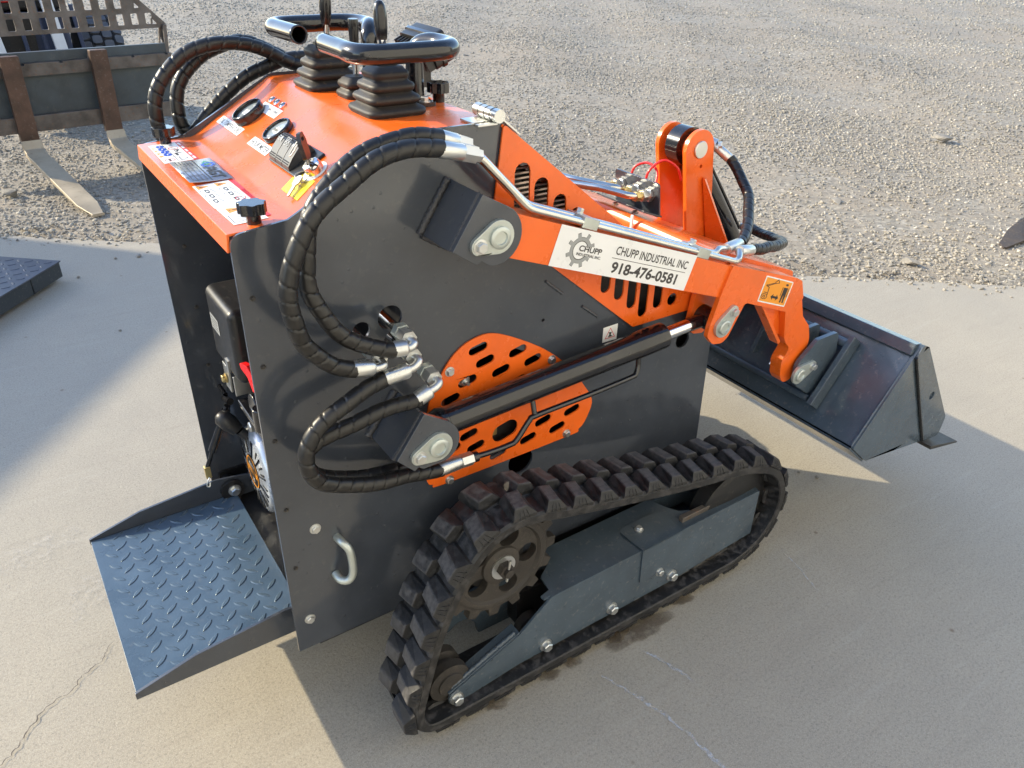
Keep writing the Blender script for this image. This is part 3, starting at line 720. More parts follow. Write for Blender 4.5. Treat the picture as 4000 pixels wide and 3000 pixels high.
# decals on the low rear shelf
def shelf_flat(x, y, rot=0): return Flat((x, y, 1.1178 + (x - 0) * .0425), V(0, -1, 0), V(.999, 0, .042))
f = shelf_flat(.014, .283); f.poly(WHITE, [(0, 0), (.152, -.002), (.155, .062), (0, .062)])
f.poly(REDP, [(0, .0525), (.155, .0525), (.155, .062), (0, .062)], .0008)
for j in range(5): f.poly(WHITE, [(.012 + .029 * j, .055), (.032 + .029 * j, .055), (.032 + .029 * j, .0595), (.012 + .029 * j, .0595)], .001)
f.line(BLACKP, (.004, .026), (.151, .026), .001); f.line(BLACKP, (.112, .0), (.112, .0515), .001)
for j in range(3): f.line(BLACKP, (.034 + .026 * j, .026), (.034 + .026 * j, .0515), .0008)
for j in range(4):
    f.poly(BLUEP, stadium((.022 + .023 * j, .018), .0035, .0075, 0, 6), .0008)
    f.poly(AMBERP, [(.020 + .023 * j, .0015), (.036 + .023 * j, .0015), (.028 + .023 * j, .010)], .0008)
    f.line(WHITE, (.018 + .023 * j, .018), (.026 + .023 * j, .018), .002, .001)
for cx, cy in ((.048, .039), (.132, .013)): f.poly(REDP, circ((cx, cy), .010, 20), .0008, [circ((cx, cy), .0086, 20)])
f.poly(BLACKP, [(.125, .011), (.139, .011), (.139, .015), (.125, .015)], .0008); f.poly(BLACKP, [(.086, .032), (.106, .032), (.106, .037), (.090, .037), (.090, .046), (.086, .046)], .0008)
f.poly(BLACKP, [(.118, .032), (.149, .032), (.134, .048)], .0008, [[(.121, .0335), (.146, .0335), (.134, .046)]])
f.line(BLACKP, (.042, .036), (.053, .042), .002); f.poly(BLACKP, [(.062, .036), (.079, .036), (.079, .040), (.066, .046), (.062, .046)], .0008, [[(.064, .037), (.077, .037), (.070, .041)]])
f.done('safety_decal', WHITE, LD)
# curled maker's plate
pl = G(); nseg = 12; pa, pb = [], []
for i in range(nseg + 1):
    t = i / nseg; x = .0155 + .076 * t; z = 1.1188 + x * .0425 + .0055 * (1 - t) ** 2 + .0008
    pa.append(V(x, .106, z + .002 * t)); pb.append(V(x, -.043, z))
vs = pa + pb; pl.add(vs, [(i, i + 1, nseg + 2 + i, nseg + 1 + i) for i in range(nseg)])
plo = put('rating_plate', pl, PLATE, LD, smooth=60)
so = plo.modifiers.new('thick', 'SOLIDIFY'); so.thickness = .0012
f = Flat((.0155, .104, 1.1250), V(0, -1, -.006), V(.999, 0, .022)); f.g = {}
f2 = Flat((.060, .104, 1.1262), V(0, -1, -.010), V(.999, 0, .040))
f2.line(BLACKP, (.002, -.004), (.144, -.004), .0016)
f2.text(BLACKP, 'AGT', (.064, .002), .031, .03, 1.15)
f2.poly(GREENP, [(.020, .014), (.034, .006), (.048, .012), (.036, .022)], .0009, [[(.026, .014), (.036, .010), (.042, .014), (.034, .018)]])
gear = []
for j in range(10):
    for a, rr in ((0, .011), (12, .011), (14, .014), (22, .014)): gear.append((.047 + rr * math.cos(R(36 * j + a)) * 1.1, .0145 + rr * math.sin(R(36 * j + a))))
f2.poly(BLUEP, gear, .0010, [circ((.047, .0145), .008, 16)])
for mat, g_ in f2.g.values(): put('lettering', g_, mat, plo)
f3 = Flat((.0170, .104, 1.1275), V(0, -1, -.014), V(.999, 0, -.005))
for j in range(4): f3.line(DGREYP, (.045, .008 + .008 * j), (.140, .008 + .008 * j), .0009, .0012)
for x in (.045, .078, .110, .140): f3.line(DGREYP, (x, .008), (x, .032), .0009, .0012)
f3.text(BLACKP, 'CE', (.080, -.0015), .009, .02, 1.3, .0012); f3.text(DGREYP, '2023', (.112, -.001), .008, 0, 1.0, .0012)
for j in range(5): f3.line(DGREYP, (.010, .006 + .006 * j), (.034, .006 + .006 * j), .0016, .0012)
for mat, g_ in f3.g.values(): put('lettering', g_, mat, plo)
# second safety decal, lifting a little at its rear edge
f = shelf_flat(.018, -.044); f.poly(WHITE, [(0, 0), (.142, 0), (.145, .066), (0, .064)])
for j in range(10): f.line(REDP, (.070 + .006 * j, .064), (.072 + .006 * j, .073), .003)
f.poly(REDP, [(.0, .065), (.068, .066), (.068, .073), (.004, .073)], .0007)
for cx, cy in ((.016, .012), (.016, .045)): f.poly(AMBERP, [(cx - .011, cy - .008), (cx + .011, cy - .008), (cx, cy + .014)], .0009); f.poly(BLACKP, [(cx - .003, cy - .004), (cx + .004, cy - .004), (cx, cy + .006)], .001)
for j, (cx, cy) in enumerate(((.045, .014), (.075, .014), (.105, .012), (.050, .045), (.080, .045), (.112, .045))):
    f.poly(BLACKP, [(cx - .010, cy - .003), (cx + .006, cy - .003), (cx + .010, cy), (cx + .006, cy + .004), (cx - .010, cy + .004)], .0009, [[(cx - .006, cy - .0015), (cx + .004, cy - .0015), (cx + .004, cy + .0025), (cx - .006, cy + .0025)]])
    f.line(BLACKP, (cx - .012, cy + .008), (cx + .010, cy + .012), .0012); f.line(BLACKP, (cx - .012, cy - .008), (cx - .002, cy - .010), .0009)
f.poly(REDP, circ((.112, .052), .009, 18), .001, [circ((.112, .052), .0078, 18)])
f.done('safety_decal', WHITE, LD)
f = shelf_flat(.019, -.188); f.poly(WHITE, [(0, 0), (.092, .002), (.092, .057), (.0, .053)])
f.poly(AMBERP, [(.008, .012), (.034, .012), (.021, .044)], .0009); f.poly(BLACKP, [(.0195, .020), (.0225, .020), (.024, .034), (.018, .034)], .001); f.poly(BLACKP, circ((.021, .016), .0018, 10), .001)
for a, b in (((.045, .006), (.082, .006)), ((.045, .006), (.050, .036)), ((.082, .006), (.078, .038)), ((.050, .036), (.078, .038)), ((.056, .012), (.060, .03)), ((.066, .012), (.070, .03))): f.line(DGREYP, a, b, .0013)
f.line(REDP, (.01, .060), (.08, .061), .008, .0006)
f.done('safety_decal', WHITE, LD)

# star knobs
def knob(c, r=.021, h=.034):
    c = Vector(c); o = put('star_knob', G().lathe([(.0115, 0), (.0115, h * .45), (.013, h * .5)], c, (0, 0, 1), 18), GLOSSK, LD, smooth=40)
    star = []
    for i in range(48):
        a = 2 * math.pi * i / 48; rr = r * (1 + .10 * math.cos(7 * a)); star.append((rr * math.cos(a), rr * math.sin(a)))
    g = G().prism(star, Matrix.Translation(c), h * .48, h)
    put('knob_grip', g, GLOSSK, o, bev=.0025)
knob((.0503, .2866, 1.119)); knob((.0503, -.2866, 1.119)); knob((.484, -.106, 1.232), .020, .036)

# pleated boots and levers
def boot(c, r0, r1, h, pleats, name='lever_boot'):
    prof = [(r0, 0)]
    for i in range(pleats):
        ra = r0 + (r1 - r0) * i / pleats; z0 = h * i / pleats; dz = h / pleats
        prof += [(ra * 1.00, z0 + dz * .06), (ra * 1.045, z0 + dz * .20), (ra * 1.05, z0 + dz * .42), (ra * 1.0, z0 + dz * .60), (ra * .86, z0 + dz * .74), (ra * .80, z0 + dz * .92)]
    prof += [(r1 * .72, h * 1.0), (r1 * .68, h * 1.05), (r1 * .40, h * 1.06)]
    return put(name, G().lathe(prof, c, (0, 0, 1), 48, up=(1, 0, 0), sq=5.5), BOOTM, LD, smooth=50)
def lever(c, top, gr, gl, boots):
    c, top = Vector(c), Vector(top); d = (top - c).normalized(); gb = top - d * gl
    lv = put('control_lever', G().cyl(c + V(0, 0, .03), gb + d * .01, .0065, n=16), CHROME, LD, smooth=40)
    prof = [(gr * .70, 0), (gr * .78, gl * .04), (gr * .92, gl * .25), (gr * 1.0, gl * .5), (gr * .95, gl * .72), (gr * .78, gl * .88), (gr * .5, gl * .97), (gr * .15, gl)]
    if boots == 'small': prof = [(gr * .85, 0), (gr * .95, gl * .2), (gr, gl * .6), (gr * 1.03, gl * .93), (gr * .95, gl), (gr * .2, gl)]
    put('lever_grip', G().lathe(prof, gb, d, 24), GRIPM, lv, smooth=50)
for s in (1, -1):
    boot((.3584, .1399 * s, 1.232), .056, .026, .080, 4)
    lever((.360, .137 * s, 1.235), (.3635, .1215 * s, 1.413), .0120, .063, 'big')
boot((.370, .016, 1.232), .033, .026, .036, 2)
lever((.370, .016, 1.235), (.3695, .010, 1.3710), .0095, .044, 'small')

# tube handles on two posts
def handle(s):
    zb, zh = 1.232, 1.3415
    p = [(.4395, .097, zb), (.4395, .097, 1.295), (.4400, .099, 1.318), (.4450, .108, 1.335), (.4560, .128, zh), (.4640, .152, zh), (.4640, .180, zh), (.456, .2045, zh), (.438, .2195, zh), (.415, .2250, zh),
         (.370, .2255, zh), (.320, .2255, zh), (.298, .2205, zh), (.283, .2070, zh), (.277, .1850, zh), (.2785, .150, zh), (.2815, .061, zh)]
    path, _ = spline([(x, y * s, z) for x, y, z in p], .008)
    h = put('grab_handle', G().tube(path, .0168, 24, caps=False), GLOSSK, LD, smooth=60)
    so = h.modifiers.new('wall', 'SOLIDIFY'); so.thickness = .0025; so.offset = -1
    f = put('handle_foot', G().prism(rnd([(-.022, -.045), (.022, -.045), (.022, .045), (-.022, .045)], .010), Matrix.Translation((.4395, .097 * s, 0)), 1.2322, 1.240), GLOSSK, h, bev=.0015)
    for dx, dy in ((.012, -.036), (.012, .036)): bolt(h, (.4395 - .012 + dx, .097 * s + dy, 1.240), (0, 0, 1), .008, .010)
handle(1); handle(-1)

# work lamp behind the levers
ML = frame(V(.535, .045, 1.305), V(0, -1, -.02).normalized(), V(-.42, 0, .9).normalized(), V(.9, 0, .42).normalized())
lamp = put('work_lamp', G().prism(rnd([(-.060, -.030), (.060, -.030), (.060, .034), (-.060, .034)], .012), ML, -.012, .030), PLAST, LD, bev=.003)
put('lamp_rim', G().prism(rnd([(-.063, -.033), (.063, -.033), (.063, .037), (-.063, .037)], .013), ML, .004, .012), GLOSSK, lamp, bev=.002)
for i in range(9): put('cooling_fin', G().prism([(-.056 + .0132 * i, -.027), (-.0520 + .0132 * i, -.027), (-.0520 + .0132 * i, .028), (-.056 + .0132 * i, .028)], ML, -.030, -.012), PLAST, lamp, bev=.001)
put('lamp_bracket', G().box((.525, .035, 1.232), (.545, .055, 1.28)), PLAST, lamp)

# hood, guards with slots, hinge
gu_top = [(.4904, 1.2327), (.632, 1.1150), (.790, .9961), (1.0464, .779), (1.10, .765)]
gpoly = [(.4904, 1.2327), (.790, .9975), (1.0464, .788), (1.105, .764), (1.11, .726), (1.0394, .7459), (.8497, .7464), (.4705, 1.058), (.4735, 1.104)]
def vslot(cx, zb, zt, r): return stadium((cx, (zb + zt) / 2), max(.001, (zt - zb) / 2 - r), r, 90, 6)
gh = [vslot(.533, 1.062, 1.160, .0175), vslot(.577, 1.036, 1.127, .0165), vslot(.622, 1.018, 1.089, .0155), vslot(.664, .995, 1.056, .0145),
      vslot(.757, .852, .925, .0135), vslot(.797, .826, .918, .0135), vslot(.8365, .796, .908, .0135), vslot(.8735, .766, .905, .0135), vslot(.918, .777, .865, .0135), circ((.965, .788), .015, 20)]
gr_ = rnd(gpoly, [.006, .02, .02, .01, .01, .03, .012, 0, 0])
put('engine_guard', G().xz(gr_, -.3255, -.3215, gh), ORANGE, LD, bev=.0012)
put('engine_guard', G().xz(gr_, .3215, .3255, gh), ORANGE, LD, bev=.0012)
hood = G()
for a, b in (((.4905, 1.2312), (.790, .9955)), ((.790, .9955), (1.0464, .786)), ((1.0464, .786), (1.105, .762))):
    n_ = Vector((b[1] - a[1], 0, a[0] - b[0])).normalized() * -.004
    hood.xz([a, b, (b[0] + n_.x * -1 - .003, b[1] - .004), (a[0] - .003, a[1] - .004)], -.3212, .3212)
put('hood', hood, ORANGE, LD)
cf_ = G()
for i in range(24):
    zz = .93 + .0095 * i; cf_.box((.50, -.296, zz), (min(.70, .49 + (1.205 - zz) / .79), -.288, zz + .0035))
oc = put('oil_cooler', cf_, COPPER, LD)
put('cooler_core', G().xz([(.50, .92), (.70, .92), (.70, 1.03), (.52, 1.17), (.50, 1.17)], -.287, -.24), INNER, oc)
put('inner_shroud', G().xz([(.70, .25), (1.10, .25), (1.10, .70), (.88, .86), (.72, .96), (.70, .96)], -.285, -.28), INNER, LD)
put('chassis_light_block', G().box((.40, -.30, .075), (1.10, .30, .195)), INNER, LD)  # box added under the body to block light passing beneath
g = G().cyl((.476, -.262, 1.2475), (.476, -.335, 1.2475), .0115, n=18)
hg = put('hinge', g, ZINC, LD, smooth=40)
put('hinge_leaf', G().box((.436, -.330, 1.2325), (.475, -.268, 1.2365)), ZINC, hg, bev=.001)
g = G()
for i in range(3): g.cyl((.476, -.2805 - .0185 * i, 1.2475), (.476, -.2815 - .0185 * i, 1.2475), .0122, n=18)
put('hinge_joint', g, INNER, hg)
put('hinge_leaf', G().prism([(0, 0), (.055, 0), (.055, .045), (0, .045)], frame(V(.482, -.28, 1.243), V(.78, 0, -.62), V(0, -1, 0), V(.62, 0, .78)), 0, .003), ZINC, hg)

# --- pivot brackets welded to the side panels
def side(o, s):                                   # mirror helper: s = 1 near (right) side, -1 far side
    return o
def lug_pin(c, b, y, rbig, rsm, s, parent, name='pivot_pin'):
    c, b = Vector(c), Vector(b); d = (b - c); L = d.length; d.normalize(); a0 = math.degrees(math.atan2(d.y, d.x))
    off = math.degrees(math.acos((rbig - rsm) / L))
    poly = arc(c, rbig, a0 + off, a0 + 360 - off, 18) + arc(b, rsm, a0 - off, a0 + off, 10)
    p = put(name, G().xz(poly, (y - .008) * s, y * s), ZINCG, parent, bev=.002)
    put('pin_head', G().lathe([(rbig * .66, 0), (rbig * .66, .005), (rbig * .58, .007), (rbig * .40, .007), (rbig * .36, .004), (rbig * .01, .004)], (c.x, (y - .008) * s, c.y), (0, -s, 0), 28), ZINCG, p, smooth=40)
    bolt(p, (b.x, (y - .008) * s, b.y), (0, -s, 0), rsm * .62, .010)
    return p
def bracket(A, B, outer, pin, pb, s, grease):
    t = .012; d = (Vector(B) - Vector(A)).normalized(); n2 = Vector((d.y, -d.x)) * t
    if (Vector(pin) - Vector(A)).dot(n2) < 0: n2 = -n2
    q = [A, B, tuple(Vector(B) + n2), tuple(Vector(A) + n2)]
    br = put('pivot_bracket', G().xz(outer, -.425 * s, -.413 * s), GREY, LD, bev=.0015)
    put('bracket_web', G().xz(q, -W * s, -.4128 * s), GREY, br, bev=.001)
    for zz in (q[0], q[1]): pass
    a3, b3 = V(A[0] - .004, -(W + .002) * s, A[1] + .002), V(B[0] - .004, -(W + .002) * s, B[1] + .001)
    weld([a3, (a3 + b3) / 2, b3], .007, br)
    weld([V(B[0], -(W + .002) * s, B[1] - .003), V(B[0] + .05, -(W + .002) * s, B[1] - .034)], .005, br)
    weld([V(A[0], -.4135 * s, A[1]) + V(.004, 0, .0), V(B[0], -.4135 * s, B[1]) + V(.004, 0, -.002)], .0032, br)
    lug_pin(pin, pb, -.425 * 1 if s == 1 else -.425, .030, .0165, s, br)
    return br
upo = [(.386, 1.1500)] + arc((.4125, 1.0745), .0535, 62, -95, 16) + [(.3985, 1.0240), (.3845, 1.0345), (.374, 1.0290), (.3275, 1.0615)]
loo = [(.2625, .7655), (.3165, .7305)] + arc((.289, .690), .0465, 50, -72, 12) + [(.256, .6450), (.2465, .6525), (.238, .6465), (.2030, .6830)]
for s in (1, -1):
    bracket((.3835, 1.1510), (.3245, 1.0610), upo, (.4145, 1.0745), (.3760, 1.0645), s, True)
    bracket((.2595, .7640), (.1975, .6820), loo, (.2855, .6885), (.2455, .6800), s, False)

# --- lift arms
asl = -.380
def top(x): return 1.0993 + asl * (x - .4759)
armp = [(.385, 1.106), (.405, 1.122), (1.062, top(1.062)), (1.062, .796), (.4506, 1.0207), (.385, 1.045)]
frontp = [(1.056, .8815), (1.300, .7985), (1.3235, .786), (1.3455, .733), (1.2872, .7097), (1.1298, .7717), (1.12, .772), (1.081, .697), (1.062, .684), (1.030, .690), (1.008, .714), (1.010, .738), (1.030, .811)]
hook = [(1.2856, .7185), (1.342, .738), (1.3647, .6784), (1.402, .640), (1.416, .60), (1.4165, .5627), (1.395, .515), (1.368, .487), (1.342, .487), (1.3249, .5105), (1.3173, .5576), (1.3397, .5925), (1.318, .612), (1.3066, .630)]
def arm(s):
    a = put('lift_arm', G().xz(rnd(armp, [.02, .02, 0, 0, 0, .02]), -.404 * s, -.330 * s), ORANGE, LD, bev=.004)
    put('cylinder_lug', G().xz(rnd(frontp, [.004, .03, .012, .01, .004, .004, .02, .01, .02, .018, .012, .01, 0]), -.410 * s, -.398 * s), ORANGE, a, bev=.002)
    put('cylinder_lug', G().xz(rnd([(1.02, .80), (1.12, .772), (1.081, .697), (1.062, .684), (1.030, .690), (1.008, .714)], .012), -.346 * s, -.334 * s), ORANGE, a, bev=.002)
    put('arm_nose', G().xz(rnd([(1.0625, .8800), (1.300, .7970), (1.3225, .785), (1.3445, .733), (1.2872, .7105), (1.0625, .7960)], [0, .03, .012, .01, .004, 0]), -.3978 * s, -.330 * s), ORANGE, a, bev=.004)
    put('arm_hook', G().xz(rnd(hook, [0, 0, .02, .03, .03, .03, .03, .02, .02, .02, .03, .02, .01, .02]), -.4065 * s, -.372 * s), ORANGE, a, bev=.003)
    put('gusset', G().xz([(1.195, .7475), (1.2856, .7135), (1.3066, .634), (1.285, .640)], -.388 * s, -.380 * s), ORANGE, a, bev=.001)
    put('gusset', G().xz([(1.195, .7475), (1.206, .7455), (1.302, .620), (1.296, .612)], -.401 * s, -.372 * s), ORANGE, a, bev=.001)
    weld([(1.062, -.4045 * s, .874), (1.060, -.4045 * s, .84), (1.040, -.4045 * s, .80)], .003, a, ORANGE)
    lug_pin((1.051, .7325), (1.0765, .7655), -.410, .0265, .0155, s, a)
    return a
arm1 = arm(1); arm2 = arm(-1)
# company sticker
f = Flat((.5413, -.4045, .9870), V(.3706, 0, -.1351), V(.0268, 0, .0752))
f.poly(WHITE, rnd([(0, 0), (1, 0), (1, 1), (0, 1)], [.005, .01, .005, .005]), .0006)
L0 = .3945; Hh = .0798; asp = L0 / Hh
fs = Flat((.5413, -.4045, .9870), V(.3706, 0, -.1351) / asp, V(.0268, 0, .0752))      # square units: 1 = sticker height
gc = (.80, .50); gear = []
def gp(r, a): return (gc[0] + r * math.cos(R(a)), gc[1] + r * math.sin(R(a)))
outer_, inner_ = [], []
for tt in (70, 115, 160, 205, 250, 295):
    outer_ += [gp(.315, tt - 17), gp(.315, tt - 9.5), gp(.42, tt - 6.5), gp(.42, tt + 6.5), gp(.315, tt + 9.5), gp(.315, tt + 17)]
start = [gp(.245, 38), gp(.315, 36), gp(.33, 34), gp(.42, 32), gp(.42, 20), gp(.31, 14), gp(.23, 22)]
a_out = [gp(.245, 26), gp(.42, 20), gp(.42, 33), gp(.32, 36), gp(.315, 44)] + outer_ + [gp(.315, 322), gp(.40, 326), gp(.38, 338), gp(.235, 334)]
a_in = [gp(.235, a) for a in range(334, 20, -12)]
fs.poly(DGREYP, [(gc[0] + (x - gc[0]) * 1.03, gc[1] + (y - gc[1]) * 1.03) for x, y in a_out] + [gp(.215, a) for a in range(334, 20, -12)], .0007)
fs.poly(GREYP, a_out + a_in, .0009)
fs.text(DGREYP, 'CHUPP', (.74, .49), .195, .025, 1.22, .0011); fs.text(DGREYP, 'INDUSTRIAL INC.', (.705, .375), .098, .02, 1.08, .0011)
fs.text(DGREYP, 'CHUPP INDUSTRIAL INC', (1.95, .585), .30, .016, 2.76 / .30 / max(p[0] for p in text('CHUPP INDUSTRIAL INC', 1.0, .016)[0]), .0009)
fs.line(DGREYP, (1.90, .485), (4.72, .485), .014, .0009)
fs.text(DGREYP, '918-476-0581', (1.98, .125), .385, .030, 2.50 / .385 / max(p[0] for p in text('918-476-0581', 1.0, .03)[0]), .0009)
stk = f.done('company_sticker', WHITE, arm1)
for mat, g_ in fs.g.values(): put('lettering', g_, mat, stk)
# keep-clear decal
f = Flat((1.163, -.4102, .7690), V(.1085, 0, -.0410), V(.0175, 0, .0625))
f.poly(WHITE, rnd([(0, 0), (1, 0), (1, 1), (0, 1)], .04), .0005); f.poly(AMBERP, [(.035, .05), (.965, .05), (.965, .95), (.035, .95)], .0008)
f.poly(BLACKP, [(.74, .13), (.79, .13), (.805, .42), (.82, .42), (.835, .13), (.885, .13), (.885, .72), (.74, .72)], .0010); f.poly(BLACKP, circ((.815, .83), .045, 14), .0010)
f.line(BLACKP, (.70, .38), (.70, .72), .02, .001); f.line(BLACKP, (.925, .38), (.925, .72), .02, .001)
f.poly(BLACKP, [(.38, .28), (.46, .40), (.46, .325), (.58, .325), (.58, .40), (.66, .28), (.58, .16), (.58, .235), (.46, .235), (.46, .16)], .001)
for rr in (.11, .05): f.poly(BLACKP, circ((.15, .24), rr, 18), .001, [circ((.15, .24), rr - .022, 18)])
for a, b in (((.10, .40), (.24, .38)), ((.24, .30), (.22, .60)), ((.22, .60), (.10, .66)), ((.10, .66), (.36, .80)), ((.36, .80), (.46, .96)), ((.46, .93), (.52, .84)), ((.52, .84), (.36, .78)), ((.12, .62), (.36, .77))): f.line(BLACKP, a, b, .022, .001)
f.done('keep_clear_decal', WHITE, arm1)

# --- lift cylinders
def lift_cyl(s):
    y = -.366 * s
    A, B, C, D = V(.318, y, .6905), V(.906, y, .7275), V(.984, y, .7325), V(1.046, y, .7355); d = (B - A).normalized()
    cy = put('lift_cylinder', G().lathe([(.024, -.02), (.029, .0), (.0315, .004), (.0315, .018), (.0290, .020), (.0290, .40), (.0293, .402), (.0293, .405), (.0290, .407), (.0290, .50), (.0305, .502), (.0305, .588), (.027, .592), (.016, .592)], A + d * .0, d, 32), GLOSSK, LD, smooth=40)
    put('piston_rod', G().cyl(B - d * .02, C, .0155, n=24), CHROME, cy, smooth=40)
    put('rod_eye', G().cyl(C, D - d * .012, .0165, n=24).cyl(V(1.050, y - .020, .735), V(1.050, y + .020, .735), .0275, n=28), GLOSSK, cy, smooth=40)
    put('base_eye', G().cyl(V(.286, y - .022, .6888), V(.286, y + .022, .6888), .028, n=28), GLOSSK, cy, smooth=40)
    pp, _ = spline([(.8375, y, .700), (.8370, y - .004 * s, .668), (.828, y - .008 * s, .6535), (.812, y - .010 * s, .6500), (.70, y - .012 * s, .6450), (.548, y - .013 * s, .6400), (.530, y - .014 * s, .634), (.497, y - .016 * s, .597), (.478, y - .016 * s, .5915), (.44, y - .018 * s, .5925), (.395, y - .020 * s, .5965)], .006)
    put('oil_pipe', G().tube(pp, .0062, 12), GLOSSK, cy, smooth=60)
    put('pipe_clip', G().cyl(V(.5455, y - .012 * s, .637), V(.5455, y, .676), .006, n=10), GLOSSK, cy, smooth=40)
    put('pipe_fitting', G().cyl(V(.398, y - .020 * s, .5962), V(.384, y - .020 * s, .597), .011, n=16), GLOSSK, cy, smooth=40)
    put('hose_nut', G().cyl(V(.384, y - .020 * s, .5975), V(.357, y - .0215 * s, .5995), .0145, n=6), ZINC, cy)
    return cy
lift_cyl(1); lift_cyl(-1)

# --- perforated side vents
vp = [(.3213, .6931), (.3509, .7622), (.3735, .7955), (.4031, .8194), (.4402, .8307), (.4742, .8288), (.5172, .8100), (.5665, .7817), (.6052, .7556), (.6482, .7196), (.690, .675), (.7206, .6314), (.7425, .5984), (.7485, .580), (.7458, .5619), (.7297, .5268), (.710, .512), (.6883, .505), (.3588, .5017), (.3278, .5124), (.3133, .5354)]
sc = [(.439, .804), (.4555, .771), (.494, .7375), (.535, .772), (.574, .740), (.414, .737), (.374, .706), (.416, .606), (.433, .570), (.490, .529), (.5695, .5406), (.609, .5745), (.650, .5415), (.690, .575), (.374, .585), (.385, .540), (.62, .695), (.655, .66), (.536, .700), (.575, .665), (.45, .672)]
vent_polys, _ = spline([(x, 0, z) for x, z in vp], .012, True)
for s in (1, -1):
    vc = put('vent_cover', G().xz([(p.x, p.z) for p in vent_polys], -.3235 * s, -.3200 * s, [stadium(c, .0125, .0098, 12) for c in sc] + [stadium((.507, .584), .012, .021, 14, 10)]), ORANGE, LD, bev=.0008, seg=1)
    for x, z in ((.6239, .7266), (.3729, .7720), (.6781, .5156), (.3669, .5083)): bolt(vc, (x, -.3235 * s, z), (0, -s, 0), .0078, .008)
put('pump_body', G().cyl((.50, -.30, .60), (.50, -.20, .60), .07, n=24), INNER, LD, smooth=40)
g = G().cyl((.50, -.302, .592), (.545, -.302, .600), .0045, n=8).cyl((.545, -.302, .60), (.552, -.302, .601), .009, n=6).box((.488, -.302, .565), (.50, -.298, .60))
put('pump_fitting', g, BRASS, LD)
put('stud_nut', G().hexa((.411, -.312, .735), (0, -1, 0), .010, .010).cyl((.411, -.31, .735), (.411, -.332, .735), .0038, n=10), ZINC, LD)

# --- spiral-guarded hoses
def hose(pts, r=.0144, pitch=.027, gaps=(), parent=LD, name='hydraulic_hose'):
    path, L = spline(pts, pitch / 14.0); ph0 = random.uniform(0, 6)
    path = [p + V(.0012 * math.sin(i * .11 + ph0), .0012 * math.sin(i * .083 + 2 * ph0), .0012 * math.sin(i * .097 + 3 * ph0)) for i, p in enumerate(path)]
    def rf(d, a):
        t = ((d / pitch + .22 * math.sin(d * 23 + ph0) + .12 * math.sin(d * 51 + 2 * ph0) + a / (2 * math.pi)) % 1.0)
        return r * (.99 - .18 * math.exp(-(min(t, 1 - t) / .052) ** 2) + .025 * t)
    return put(name, G().tube(path, r, 22, rf=rf), HOSEM, parent, smooth=55)
def ferrule(parent, a, b, r, name='hose_ferrule'):
    return put(name, G().lathe([(r * .94, 0), (r, .003), (r, (Vector(b) - Vector(a)).length * .88), (r * .8, (Vector(b) - Vector(a)).length)], a, Vector(b) - Vector(a), 22), ZINC, parent, smooth=40)
def elbow(parent, pts, r=.0078):
    p, _ = spline(pts, .003); return put('hose_elbow', G().tube(p, r, 14), ZINC, parent, smooth=60)
H1 = [(.327, -.395, 1.224), (.27, -.401, 1.234), (.215, -.407, 1.226), (.167, -.412, 1.204), (.122, -.416, 1.177), (.086, -.418, 1.142), (.062, -.42, 1.103), (.05, -.42, 1.056), (.048, -.419, 1.018), (.059, -.417, .97), (.083, -.413, .931), (.108, -.409, .905), (.147, -.405, .885)]
H2 = [(.341, -.365, 1.234), (.288, -.368, 1.241), (.233, -.371, 1.236), (.192, -.374, 1.221), (.152, -.377, 1.197), (.123, -.38, 1.17), (.103, -.384, 1.133), (.093, -.387, 1.097), (.09, -.39, 1.048), (.098, -.393, 1.008), (.12, -.396, .966), (.156, -.399, .929), (.189, -.402, .91), (.222, -.405, .901)]
H3 = [(.204, -.405, .851), (.164, -.409, .843), (.123, -.413, .828), (.083, -.416, .811), (.055, -.418, .786), (.041, -.418, .754), (.045, -.417, .718), (.067, -.414, .684), (.110, -.409, .656), (.178, -.404, .634), (.238, -.397, .618), (.311, -.39, .601)]
H4 = [(.265, -.405, .788), (.216, -.402, .786), (.163, -.4, .779), (.112, -.396, .770), (.077, -.392, .757), (.052, -.388, .735), (.050, -.382, .706), (.070, -.376, .675), (.113, -.369, .645), (.170, -.361, .623), (.23, -.353, .607), (.279, -.345, .592)]
h = hose(H1); h['label'] = 'outer of the two hoses looping up to the arm tubes'
ferrule(h, (.322, -.396, 1.2245), (.372, -.391, 1.2125), .0140)
put('hose_nut', G().cyl((.366, -.3915, 1.214), (.392, -.390, 1.2065), .0152, n=6).cyl((.392, -.39, 1.2065), (.402, -.3895, 1.203), .0115, n=6), ZINC, h)
ferrule(h, (.143, -.4055, .886), (.180, -.4075, .8795), .0148); elbow(h, [(.174, -.408, .880), (.186, -.410, .878), (.197, -.409, .879), (.1985, -.402, .8815), (.196, -.392, .8825)])
h2 = hose(H2); h2['label'] = 'inner of the two hoses looping up to the arm tubes'
ferrule(h2, (.336, -.365, 1.235), (.376, -.3635, 1.2215), .0140)
put('hose_nut', G().cyl((.372, -.3637, 1.223), (.396, -.363, 1.214), .0150, n=6), ZINC, h2)
ferrule(h2, (.218, -.405, .9015), (.244, -.4085, .9005), .0148); elbow(h2, [(.238, -.4085, .900), (.250, -.411, .9005), (.2565, -.408, .9045), (.256, -.400, .907), (.253, -.392, .9075)])
h3 = hose(H3); h3['label'] = 'outer of the two hoses looping to the lift cylinder'
ferrule(h3, (.199, -.4055, .8515), (.245, -.4085, .856), .0148); elbow(h3, [(.239, -.408, .8555), (.254, -.410, .859), (.264, -.408, .8655), (.2655, -.400, .8695), (.2605, -.392, .871)])
ferrule(h3, (.305, -.3905, .602), (.3575, -.3875, .600), .0148)
h4 = hose(H4); h4['label'] = 'inner of the two hoses looping to the lift cylinder'
